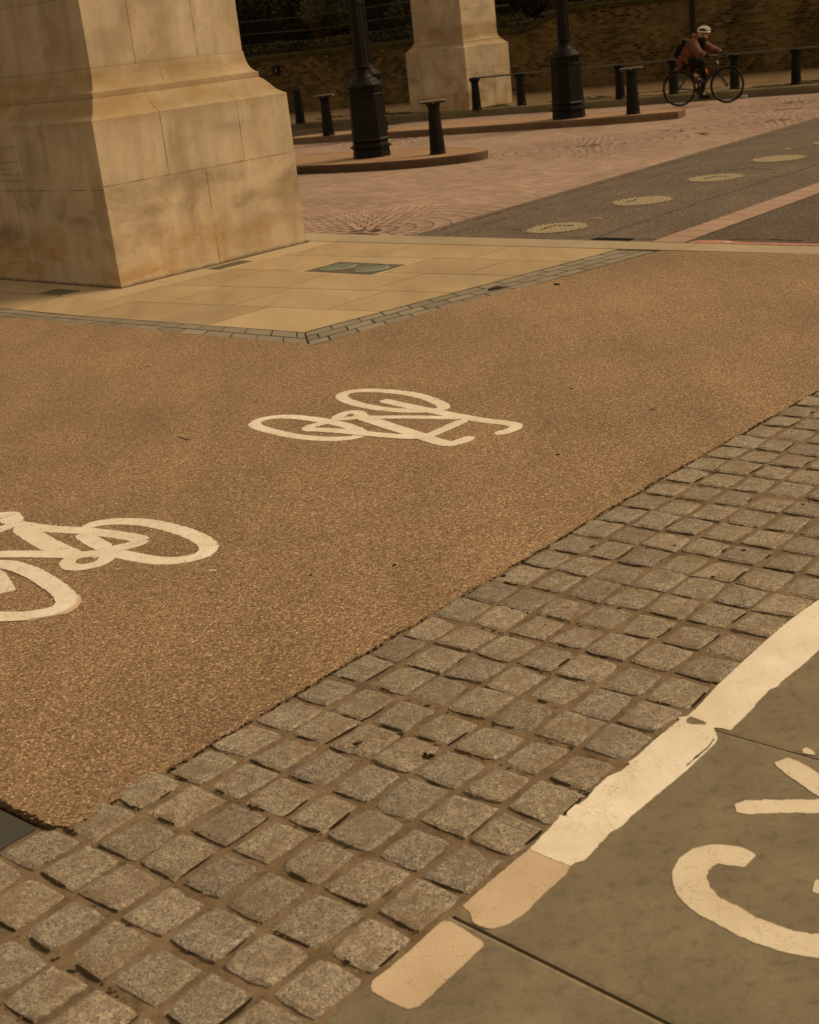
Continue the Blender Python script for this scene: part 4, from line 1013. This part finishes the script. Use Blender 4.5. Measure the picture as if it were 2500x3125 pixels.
# patch of bare concrete inside the line, and worn slit
m_ = MB(); pl = rough_edge(dens([z5(*q) for q in [(600, 752), (615, 740), (650, 750), (690, 765), (685, 778), (625, 775), (600, 768)]], .006), .003, 60, 1); m_.poly([Vector((p.x, p.y, .0031)) for p in pl]); m_.build('bare_patch', FLAG, bpy.data.objects['lane_line'])
m_ = MB()
pts = dens([z5(*q) for q in [(725, 842), (700, 880), (640, 930), (598, 968)]], .01, False)
for a, b in zip(pts, pts[1:]):
    t = (b - a).normalized(); nn = Vector((-t.y, t.x, 0)) * .0022 * max(.3, 1 + 1.5 * n2(a.x, a.y, 40)); m_.quad((*(a - nn).xy, .0032), (*(b - nn).xy, .0032), (*(b + nn).xy, .0032), (*(a + nn).xy, .0032))
m_.build('worn_slit', JOINTM, bpy.data.objects['lane_line'])
# letters
LP = mat_paint('letter_paint', (.74, .67, .58), (.68, .60, .50), .5, .055)
m_ = MB(); stroke(m_, [z5(*q) for q in [(895, 1405), (845, 1388), (790, 1376), (720, 1370), (655, 1395), (615, 1440), (612, 1500), (645, 1565), (705, 1615), (800, 1665), (900, 1715), (1000, 1755), (1100, 1785), (1220, 1802), (1380, 1795), (1520, 1740)]], (.088, .084), .0019, 80)
o = m_.build('painted_letter', LP, origin=z5(620, 1500)); tag(o, 'big curved white painted letter C on the flags at lower right', 'road marking')
m_ = MB(); stroke(m_, [z5(*q) for q in [(824, 1160), (1000, 1152), (1215, 1152), (1480, 1150)]], .066, .0019, 90); stroke(m_, [z5(*q) for q in [(1035, 940), (1130, 1000), (1215, 1062), (1330, 1140)]], .074, .0023, 93)
o = m_.build('painted_letter', LP, origin=z5(1100, 1150)); tag(o, 'white painted letter Y of two strokes at the right edge below the lane line', 'road marking')
m_ = MB(); stroke(m_, [z5(*q) for q in [(1185, 1518), (1260, 1530), (1400, 1560)]], .07, .0019, 97)
o = m_.build('painted_letter', LP, origin=z5(1210, 1520)); tag(o, 'pointed white tip of a painted letter at the right edge inside the letter C', 'road marking')
paintpoly('paint_spot', [z5(*q) for q in [(1133, 890), (1150, 880), (1180, 893), (1196, 915), (1170, 912), (1135, 905)]], LP, .0018, 'small stray white paint spot on the slab joint above the letter Y', .002)

# ------------------------------------------------------------------ litter
def blob(name, P, rx, ry, rz, mat, lab, cat, n=9, rot=0, seed=1):
    rr = random.Random(seed); m_ = MB()
    for k in range(n):
        a = rr.uniform(0, 6.28); q = P + Vector((math.cos(a) * rx * rr.random(), math.sin(a) * ry * rr.random(), rz * rr.uniform(.2, .8))); r = min(rx, ry) * rr.uniform(.35, .6)
        m_.ell(q, (r, 0, 0), (0, r * .8, 0), (0, 0, r * .6), 7, 5)
    o = m_.build(name, mat, origin=P, smooth=True); tag(o, lab, cat)
blob('moss_clump', G(1303, 2312), .022, .014, .012, mat_simple('moss', (.035, .032, .010), .95, .1, var=.5, scale=120), 'small dark green moss clump lying on a granite sett', 'moss', 12)
TW = mat_simple('twig_brown', (.065, .033, .018), .8, .2)
m_ = MB(); P = G(1510, 880); m_.tube([G(1490, 884, .012), G(1515, 879, .016), G(1550, 874, .012)], [.008, .011, .004], 6); m_.tube([G(1492, 884, .012), G(1510, 875, .014), G(1530, 873, .010)], [.004, .006, .002], 6); tag(m_.build('twig', TW, origin=P, smooth=True), 'short brown twig lying on the grey border blocks', 'twig')
m_ = MB(); P = G(1090, 2268); m_.tube([G(1078, 2272, .014), G(1092, 2268, .017), G(1106, 2264, .014)], [.0045, .006, .003], 6); tag(m_.build('twig', TW, origin=P, smooth=True), 'tiny brown stick lying on a granite sett left of the moss clump', 'twig')
m_ = MB(); P = G(1700, 868); m_.tube([G(1692, 868, .008), G(1708, 867, .010)], [.008, .006], 6); tag(m_.build('twig', DARK, origin=P), 'small black scrap on the gravel just below the border blocks', 'debris')
m_ = MB(); P = G(560, 1338); m_.tube([G(548, 1333, .006), G(572, 1342, .007), G(588, 1338, .006)], [.002, .003, .001], 5); tag(m_.build('twig', TW, origin=P), 'thin dark twig on the open gravel between the two bicycle symbols', 'twig')
for (x, y, r, cl, lab) in ((1037, 531, .075, (.7, .5, .4), 'pale crushed scrap of litter below the near island kerb'), (1826, 667, .05, (.45, .34, .2), 'pale scrap lying on the asphalt between two manhole covers'), (2223, 740, .035, (.8, .78, .75), 'tiny white scrap on the red line by the kerb'), (2407, 455, .05, (.5, .42, .3), 'pale scrap on the asphalt near the fourth manhole cover'), (650, 1744, .022, (.62, .5, .36), 'small pale spot of litter on the gravel right of the large bicycle symbol'), (293, 1902, .02, (.5, .38, .25), 'faint pale spot of litter on the gravel below the large bicycle symbol')):
    P = G(x, y); rr = random.Random(x); m_ = MB(); pts = [P + Vector((math.cos(k) * r * rr.uniform(.5, 1), math.sin(k) * r * .6 * rr.uniform(.5, 1), .006)) for k in [i * 6.283 / 9 for i in range(9)]]; m_.poly(pts, 0.0)
    tag(m_.build('litter', mat_simple('litter_%d' % x, cl, .7, .3), origin=P), lab, 'litter')
P = G(2272, 300); m_ = MB(); m_.box(P + Vector((0, 0, .035)), (.05, -.02, 0), (.02, .04, 0), (0, 0, .03), .01); tag(m_.build('paper_cup', mat_simple('pale_card', (.4, .38, .36), .7, .3), origin=P), 'small crumpled pale carton in the gutter before the bicycle', 'litter')
m_ = MB(); rr = random.Random(16)
for i in range(900):
    d = 2.04 + rr.randint(-15, 14) * .1888 + rr.gauss(0, .006); n = rr.uniform(0, 1.2)
    if n2(d, n, 2.3, 8) < .12: continue
    r = rr.uniform(.002, .005); m_.ell(DN(d, n, -.0005), (r * rr.uniform(1, 2.5), 0, 0), (0, r, 0), (0, 0, r * .5), 5, 3)
m_.build('joint_moss', mat_simple('joint_moss_green', (.05, .045, .018), .95, .1, var=.5, scale=40), kind='stuff')
# specks of dirt and leaf on the setts and path
m_ = MB(); rr = random.Random(6)
for i in range(1300):
    d = rr.uniform(-.9, 3.6) ; n = rr.uniform(.0, 1.2)
    if i % 5: k_ = round((d - 2.04) / .1888); d = 2.04 + k_ * .1888 + rr.gauss(0, .009)
    P = DN(d, n, .0015 if i % 5 else .005); r = rr.uniform(.001, .0034)
    m_.ell(P, (r * rr.uniform(1, 2), 0, 0), (0, r, 0), (0, 0, r * .5), 5, 3)
m_.build('loose_grit', mat_simple('grit', (.22, .13, .06), .9, .2, var=.6, scale=9), kind='stuff')
m_ = MB()
for i in range(22):
    P = G(rr.uniform(0, 2500), rr.uniform(1080, 1900), .005); r = rr.uniform(.003, .008); m_.ell(P, (r * rr.uniform(1, 2.2), 0, 0), (0, r, 0), (0, 0, r * .5), 5, 3)
m_.build('dark_specks', mat_simple('speck', (.03, .02, .012), .9, .2), kind='stuff')
#CYCLIST
# ------------------------------------------------------------------ cyclist
BR, BF = G(2075, 325), G(2222, 314)
uf = (BF - BR).normalized(); us = Vector((uf.y, -uf.x, 0)); UZ = Vector((0, 0, 1))   # forward; rider's right (towards the camera)
def K(f, s, h): return BR + uf * f + us * s + UZ * (h + RZ)
BLK = mat_simple('cycle_black', (.006, .006, .006), .4, .4); RUB = mat_simple('tyre_rubber', (.008, .007, .006), .7, .2)
BT = thing('bicycle', 'black and dark blue upright bicycle ridden along the far kerb', 'bicycle', BR)
def wheel(fx):
    c = K(fx, 0, .35); n_ = 40
    def ring(r, rad, nm, mat, par):
        m_ = MB(); m_.tube([c + uf * (r * math.cos(6.28318 * i / n_)) + UZ * (r * math.sin(6.28318 * i / n_)) for i in range(n_)], rad, 6, closed=True); return m_.build(nm, mat, par, smooth=True)
    m_ = MB(); m_.tube([c - us * .05, c + us * .05], .022, 8)
    wh = m_.build('wheel', BLK, BT); ring(.334, .016, 'tyre', RUB, wh); ring(.308, .009, 'rim', mat_simple('rim_grey', (.035, .033, .03), .4, .5), wh)
    m_ = MB()
    for k in range(24):
        a = 6.28318 * k / 24; b = a + .5 * (1 if k % 2 else -1); m_.tube([c + us * (.02 if k % 4 < 2 else -.02) + uf * (.02 * math.cos(b)) + UZ * (.02 * math.sin(b)), c + uf * (.305 * math.cos(a)) + UZ * (.305 * math.sin(a))], .0012, 3, cap=False)
    m_.build('spokes', mat_simple('spoke_grey', (.05, .05, .045), .4, .5), wh)
    m_ = MB(); a = -1.75; p = lambda a, r: c + uf * (r * math.cos(a)) + UZ * (r * math.sin(a)) + us * .008
    m_.quad(p(a, .27), p(a + .2, .27), p(a + .22, .295), p(a - .02, .295)); m_.build('reflector', mat_simple('pale_reflector', (.45, .43, .38), .4, .5), wh)
    return wh
wheel(0); wheel(1.0)
FR = mat_simple('frame_dark_blue', (.010, .013, .020), .35, .5)
m_ = MB(); bb = K(.44, 0, .29); hd0, hd1 = K(.80, 0, .70), K(.77, 0, .84); st = K(.28, 0, .72)
m_.tube([bb, st], .016, 8); m_.tube([st + UZ * -.02, hd1 - UZ * .02], .017, 8); m_.tube([bb, hd0 + UZ * .02], .020, 8); m_.tube([hd0, hd1], .02, 8)
for s in (-.05, .05):
    m_.tube([K(0, s, .35), K(.2, s * .9, .32), K(.42, s * .5, .29)], .009, 6); m_.tube([K(0, s, .35), K(.27, s * .3, .70)], .008, 6)
m_.tube([K(.39, -.04, .29), K(.49, .05, .29)], .022, 8); m_.build('frame', FR, BT, smooth=True)
m_ = MB(); m_.tube([hd0, K(.815, 0, .66)], .018, 8)
for s in (-.05, .05): m_.tube([K(.815, 0, .68), K(.83, s, .64), K(.90, s, .5), K(1.0, s, .35)], [.014, .013, .012, .009], 6)
m_.build('fork', BLK, BT, smooth=True)
m_ = MB(); m_.tube([hd1, K(.76, 0, .90), K(.80, 0, .935)], .014, 8); hl, hr = K(.90, -.30, .95), K(.74, .29, .95)
m_.tube([hl + uf * -.10, hl, K(.81, 0, .94), hr, hr + uf * -.10], [.016, .014, .013, .014, .016], 7); m_.tube([hl + UZ * -.02, hl + uf * .05 - UZ * .05], .008, 5); m_.tube([hr + UZ * -.02, hr + uf * .06 - UZ * .05], .008, 5); m_.build('handlebar', BLK, BT, smooth=True)
m_ = MB(); m_.ell(K(.82, 0, .80), uf * .018, us * .012, UZ * .035, 8, 6); m_.build('front_lamp', mat_simple('front_lamp', (.5, .46, .4), .4, .5), BT)
m_ = MB(); m_.ell(K(.20, 0, .80), uf * .13, us * .075, UZ * .03, 12, 6); m_.tube([K(.22, 0, .79), st], .013, 6); m_.build('saddle', BLK, BT, smooth=True)
m_ = MB(); m_.lathe([(.085, -.004), (.085, .004)], 20); m2 = MB()
for v in m_.v: m2.v.append(bb + us * (.05 + v.z) + uf * v.x + UZ * v.y)
m2.f = m_.f; m2.mi = m_.mi; m2.tube([bb + us * .06, K(.45, .075, .46)], .011, 6); m2.tube([bb - us * .06, K(.47, -.075, .12)], .011, 6); ck = m2.build('crank', BLK, BT)
for (f, s, h) in ((.45, .12, .455), (.47, -.12, .12)):
    m_ = MB(); m_.box(K(f, s, h), uf * .05, us * .045, UZ * .012, .004); m_.build('pedal', BLK, ck)
m_ = MB(); m_.tube([K(-.20, 0, .715), K(.26, 0, .715)], .007, 5)
for s in (-.06, .06): m_.tube([K(-.18, s, .715), K(.26, s, .715)], .006, 5); m_.tube([K(.0, s, .36), K(-.05, s, .71)], .005, 5)
m_.build('pannier_rack', BLK, BT)
for fx in (0, 1.0):
    m_ = MB(); a0, a1 = (.5, 2.9) if fx == 0 else (.7, 2.1)
    for i in range(12):
        t0, t1 = a0 + (a1 - a0) * i / 12, a0 + (a1 - a0) * (i + 1) / 12; c = K(fx, 0, .35)
        q = lambda a, s: c + uf * (.368 * math.cos(a)) + UZ * (.368 * math.sin(a)) + us * s
        m_.quad(q(t0, -.024), q(t1, -.024), q(t1, .024), q(t0, .024)); 
    m_.build('mudguard', BLK, BT)
RED = mat_simple('red_light', (.75, .06, .03), .4, .5)
for f in (-.04, .07): m_ = MB(); m_.ell(K(f, .03, .742), uf * .026, us * .02, UZ * .018, 8, 6); m_.build('tail_light', RED, BT)
m_ = MB(); m_.tube([K(.585, .045, .70), K(.615, .045, .60)], .017, 8); m_.build('water_bottle', mat_simple('orange_bottle', (.85, .13, .035), .4, .5), BT, smooth=True)

PT = thing('person', 'cyclist in a rust brown quilted coat and white helmet, black trousers, hands on the bars', 'person', K(.25, 0, 0))
def skin(name, nodes, edges, rad, mat, parent, root=0, sub=2, flat=None):
    org = ORG[parent.name]; me = bpy.data.meshes.new(name); me.from_pydata([tuple(Vector(p) - org) for p in nodes], edges, []); me.materials.append(mat)
    o = bpy.data.objects.new(name, me); col.objects.link(o); o.parent = parent
    md = o.modifiers.new('Skin', 'SKIN'); md.use_smooth_shade = True
    for i, r_ in enumerate(rad):
        v = me.skin_vertices[0].data[i]; v.radius = (r_, r_) if not isinstance(r_, tuple) else r_; v.use_root = (i == root)
    sm = o.modifiers.new('Subdivision', 'SUBSURF'); sm.levels = sub; sm.render_levels = sub
    ORG[o.name] = org; return o
SKIN = mat_simple('skin', (.42, .24, .16), .6, .3, var=.06); 
# joints
pel, sp, chs, nk, hdp = K(.20, 0, .88), K(.235, 0, 1.0), K(.36, 0, 1.16), K(.455, 0, 1.27), K(.50, 0, 1.35)
shR, elR, haR = K(.385, .17, 1.20), K(.52, .26, 1.01), K(.68, .29, .97)
shL, elL, haL = K(.42, -.17, 1.20), K(.62, -.24, 1.07), K(.82, -.30, .99)
hpR, knR, anR, toR = K(.22, .10, .85), K(.58, .11, .84), K(.40, .11, .54), K(.52, .12, .475)
hpL, knL, anL, toL = K(.22, -.10, .85), K(.53, -.11, .60), K(.43, -.11, .22), K(.55, -.12, .155)
N_ = [pel, sp, chs, nk, hdp, K(.52, 0, 1.42), shR, elR, haR, shL, elL, haL, hpR, knR, anR, toR, hpL, knL, anL, toL]
E_ = [(0, 1), (1, 2), (2, 3), (3, 4), (4, 5), (2, 6), (6, 7), (7, 8), (2, 9), (9, 10), (10, 11), (0, 12), (12, 13), (13, 14), (14, 15), (0, 16), (16, 17), (17, 18), (18, 19)]
Rd = [.12, .11, .12, .055, .085, .075, .06, .042, .03, .06, .042, .03, .08, .055, .032, .018, .08, .055, .030, .018]
body = skin('body', N_, E_, Rd, SKIN, PT)
CO = mat_simple('rust_quilted_coat', (.125, .039, .019), .7, .4, var=.35, scale=14, bump=.6, bd=.02)
cN = [K(.17, 0, .84), K(.20, 0, .96), K(.28, 0, 1.07), K(.365, 0, 1.175), K(.43, 0, 1.25), shR, K(.45, .235, 1.10), elR, K(.59, .28, .99), K(.645, .285, .975), shL, K(.52, -.22, 1.135), elL, K(.73, -.27, 1.025), K(.78, -.29, 1.0), K(.15, .07, .77), K(.16, -.07, .77), K(.34, .10, .83), K(.34, -.10, .83)]
cE = [(0, 1), (1, 2), (2, 3), (3, 4), (3, 5), (5, 6), (6, 7), (7, 8), (8, 9), (3, 10), (10, 11), (11, 12), (12, 13), (13, 14), (0, 15), (0, 16), (0, 17), (0, 18)]
cR = [.215, .21, .20, .185, .10, .115, .10, .09, .074, .055, .115, .10, .09, .074, .055, .17, .17, .115, .115]
skin('coat', cN, cE, cR, CO, PT)
m_ = MB()                                     # quilting rolls round the sleeves and back
for a, b, c_, r0, r1 in ((shR, elR, 5, .098, .084), (elR, K(.64, .285, .976), 4, .082, .062), (shL, elL, 5, .096, .084), (elL, K(.78, -.29, 1.0), 5, .082, .062)):
    for k in range(c_):
        t = (k + .5) / c_; p = a.lerp(b, t); ax = (b - a).normalized(); u = ax.orthogonal().normalized(); v = ax.cross(u); r_ = (r0 + (r1 - r0) * t) * .86
        m_.tube([p + (u * math.cos(6.28318 * i / 14) + v * math.sin(6.28318 * i / 14)) * r_ for i in range(14)], .017, 6, closed=True)
for h, f, rx, ry in ((.80, .155, .135, .15), (.86, .172, .138, .152), (.92, .19, .138, .152), (.98, .215, .135, .15), (1.04, .25, .13, .148), (1.10, .29, .125, .145)):
    m_.tube([K(f + rx * math.cos(6.28318 * i / 18), ry * math.sin(6.28318 * i / 18), h - 0.45 * rx * math.cos(6.28318 * i / 18)) for i in range(18)], .021, 6, closed=True)
m_.build('quilting', CO, PT, smooth=True)
TR = mat_simple('black_trousers', (.007, .0065, .006), .8, .2)
skin('trousers', [pel - UZ * .03, hpR, K(.40, .11, .86), knR, K(.49, .11, .68), K(.42, .11, .60), hpL, K(.39, -.11, .75), knL, K(.48, -.11, .40), K(.435, -.11, .21)], [(0, 1), (1, 2), (2, 3), (3, 4), (4, 5), (0, 6), (6, 7), (7, 8), (8, 9), (9, 10)], [.12, .095, .088, .072, .062, .052, .095, .085, .07, .06, .05], TR, PT)
def shoe(an, to, mat):
    m_ = MB(); d = (to - an); d.z = 0; d.normalize(); c = an.lerp(to, .55) - UZ * .03
    m_.ell(c, d * .125, us * .045, UZ * .04, 12, 8); m_.ell(an - UZ * .01, d * .05, us * .042, UZ * .055, 10, 8); m_.box(c - UZ * .033, d * .125, us * .042, UZ * .010, .006); m_.build('shoe', mat, PT, smooth=True)
shoe(anR, toR, mat_simple('brown_shoe', (.045, .025, .018), .7, .3)); shoe(anL, toL, TR)
m_ = MB(); m_.tube([anR + UZ * .10, anR + UZ * .02], [.040, .038], 10); m_.build('sock', mat_simple('pale_sock', (.42, .30, .25), .8, .2), PT, smooth=True)
GL = mat_simple('black_glove', (.008, .0075, .007), .7, .3)
def glove(h, sgn, bar):
    m_ = MB(); ax = uf * .35 + us * sgn * .94; ax.normalize(); pc = bar + UZ * .022 - uf * .02
    m_.tube([h, h.lerp(pc, .5) + UZ * .012, pc], [.034, .034, .036], 9); m_.ell(pc, uf * .042, ax * .045, UZ * .022, 12, 7)
    for k, L in enumerate((.92, 1.0, .96, .8)):
        o = ax * (-.033 + .022 * k); b = pc + o
        m_.tube([b + uf * .02, b + uf * (.055 * L) + UZ * .004, b + uf * (.072 * L) - UZ * .022, b + uf * (.055 * L) - UZ * .045, b + uf * (.03 * L) - UZ * .050], [.0115, .011, .0105, .010, .008], 7)
    b = pc - ax * .042; m_.tube([b - uf * .01, b + uf * .02 - UZ * .018 - ax * .008, b + uf * .045 - UZ * .030], [.013, .0115, .009], 7); m_.build('glove', GL, PT, smooth=True)
glove(haR, 1, hr - uf * .05); glove(haL, -1, hl - uf * .05)
# head: face features, hair, hood, scarf, helmet
hc = K(.55, 0, 1.375); F1 = (uf * .97 - UZ * .14).normalized(); U1 = (UZ * .97 + uf * .14).normalized()
m_ = MB(); m_.ell(hc, F1 * .095, us * .075, U1 * .118, 20, 14); m_.ell(hc + F1 * .05 - U1 * .06, F1 * .045, us * .048, U1 * .05, 12, 8)
m_.ell(hc + F1 * .098 - U1 * .012, F1 * .02, us * .014, U1 * .026, 8, 6); m_.ell(hc + F1 * .085 - U1 * .062, F1 * .014, us * .025, U1 * .009, 8, 5)
for s in (-1, 1): m_.ell(hc - F1 * .005 + us * s * .076 - U1 * .01, F1 * .018, us * .01, U1 * .03, 8, 6)
m_.build('face', SKIN, PT, smooth=True)
EYE = mat_simple('eye_dark', (.05, .035, .03), .3, .5)
for s in (-1, 1): m_ = MB(); m_.ell(hc + F1 * .083 + us * s * .032 + U1 * .016, F1 * .009, us * .013, U1 * .008, 8, 5); m_.build('eye', EYE, PT)
m_ = MB(); rr = random.Random(12)
for k in range(26):
    a = rr.uniform(1.75, 4.55); p = hc + F1 * (.085 * math.cos(a)) + us * (.075 * math.sin(a)) + U1 * .03
    m_.tube([p, p - U1 * .07 - F1 * .012, p - U1 * .13 - F1 * .02 + us * rr.uniform(-.02, .02)], [.017, .016, .006], 6)
m_.build('hair', mat_simple('fair_hair', (.33, .20, .085), .6, .4, var=.25, scale=60), PT, smooth=True)
m_ = MB()
for k in range(90):
    a = rr.uniform(1.35, 4.95); p = K(.43, 0, 1.305) + uf * (.115 * math.cos(a)) + us * (.105 * math.sin(a)) + UZ * rr.uniform(-.05, .08); d = Vector((rr.gauss(0, 1), rr.gauss(0, 1), rr.gauss(0, 1))).normalized()
    m_.tube([p, p + d * .035], [.022, .006], 5)
m_.build('fur_hood', mat_simple('brown_fur', (.22, .115, .06), .9, .1, var=.35, scale=50), PT, smooth=True)
m_ = MB(); m_.tube([K(.49, .0, 1.265) + uf * (.085 * math.cos(t)) + us * (.09 * math.sin(t)) for t in [6.28318 * i / 14 for i in range(14)]], .045, 8, closed=True); m_.ell(K(.53, .0, 1.18), uf * .06, us * .07, UZ * .09, 10, 8); m_.build('scarf', TR, PT, smooth=True)
HW = mat_simple('white_helmet', (.72, .70, .66), .35, .5); m_ = MB(); hv = hc + U1 * .045
for j in range(3):                               # white ribs over a dark shell
    s0 = (j - 1) * .066
    pts = []
    for i in range(11):
        a = .12 + (math.pi - .24) * i / 10; k = math.sqrt(max(.05, 1 - (s0 / .105) ** 2)); pts.append(hv + F1 * (.130 * math.cos(a) * k) + us * (s0 * (.75 + .4 * math.sin(a))) + U1 * (.092 * math.sin(a) * k + .003))
    m_.tube(pts, [.009] + [.015] * 9 + [.008], 7)
m_.tube([hv + F1 * (.124 * math.cos(t)) + us * (.09 * math.sin(t)) - U1 * .004 for t in [6.28318 * i / 24 for i in range(24)]], .014, 7, closed=True)
hm = m_.build('helmet', HW, PT, smooth=True)
m_ = MB(); m_.ell(hv, F1 * .120, us * .087, U1 * .086, 18, 12); m_.build('helmet_shell', BLK, hm, smooth=True)
m_ = MB(); 
for s in (-1, 1): m_.tube([hc + us * s * .082 + U1 * .05, hc + us * s * .08 - U1 * .05 + F1 * .02, hc + F1 * .045 - U1 * .105], .006, 5)
m_.build('helmet_strap', BLK, hm)
# backpack
bx = (UZ * .87 + uf * .49).normalized(); by = (uf * .87 - UZ * .49).normalized(); bc = K(.13, 0, 1.10)
PK = thing('backpack', 'black rectangular backpack worn on the back of the cyclist', 'backpack', bc)
BPM = mat_simple('black_nylon', (.006, .006, .006), .8, .15, var=.3, scale=20, bump=.4)
m_ = MB(); m_.box(bc, by * .085, us * .15, bx * .20, .045); m_.build('bag', BPM, PK, smooth=True)
m_ = MB(); m_.box(bc - by * .095 - bx * .05, by * .03, us * .11, bx * .13, .02); m_.build('pocket', BPM, PK, smooth=True)
m_ = MB(); m_.box(bc + bx * .195, by * .07, us * .13, bx * .02, .015); m_.build('top_flap', mat_simple('grey_flap', (.02, .022, .022), .5, .4), PK, smooth=True)
for s in (-1, 1):
    m_ = MB(); m_.tube([bc + bx * .2 + us * s * .09 + by * .07, K(.40, s * .11, 1.285), K(.47, s * .14, 1.18), K(.37, s * .16, 1.03), bc - bx * .15 + us * s * .13 + by * .08], .018, 6); m_.build('strap', BPM, PK, smooth=True)
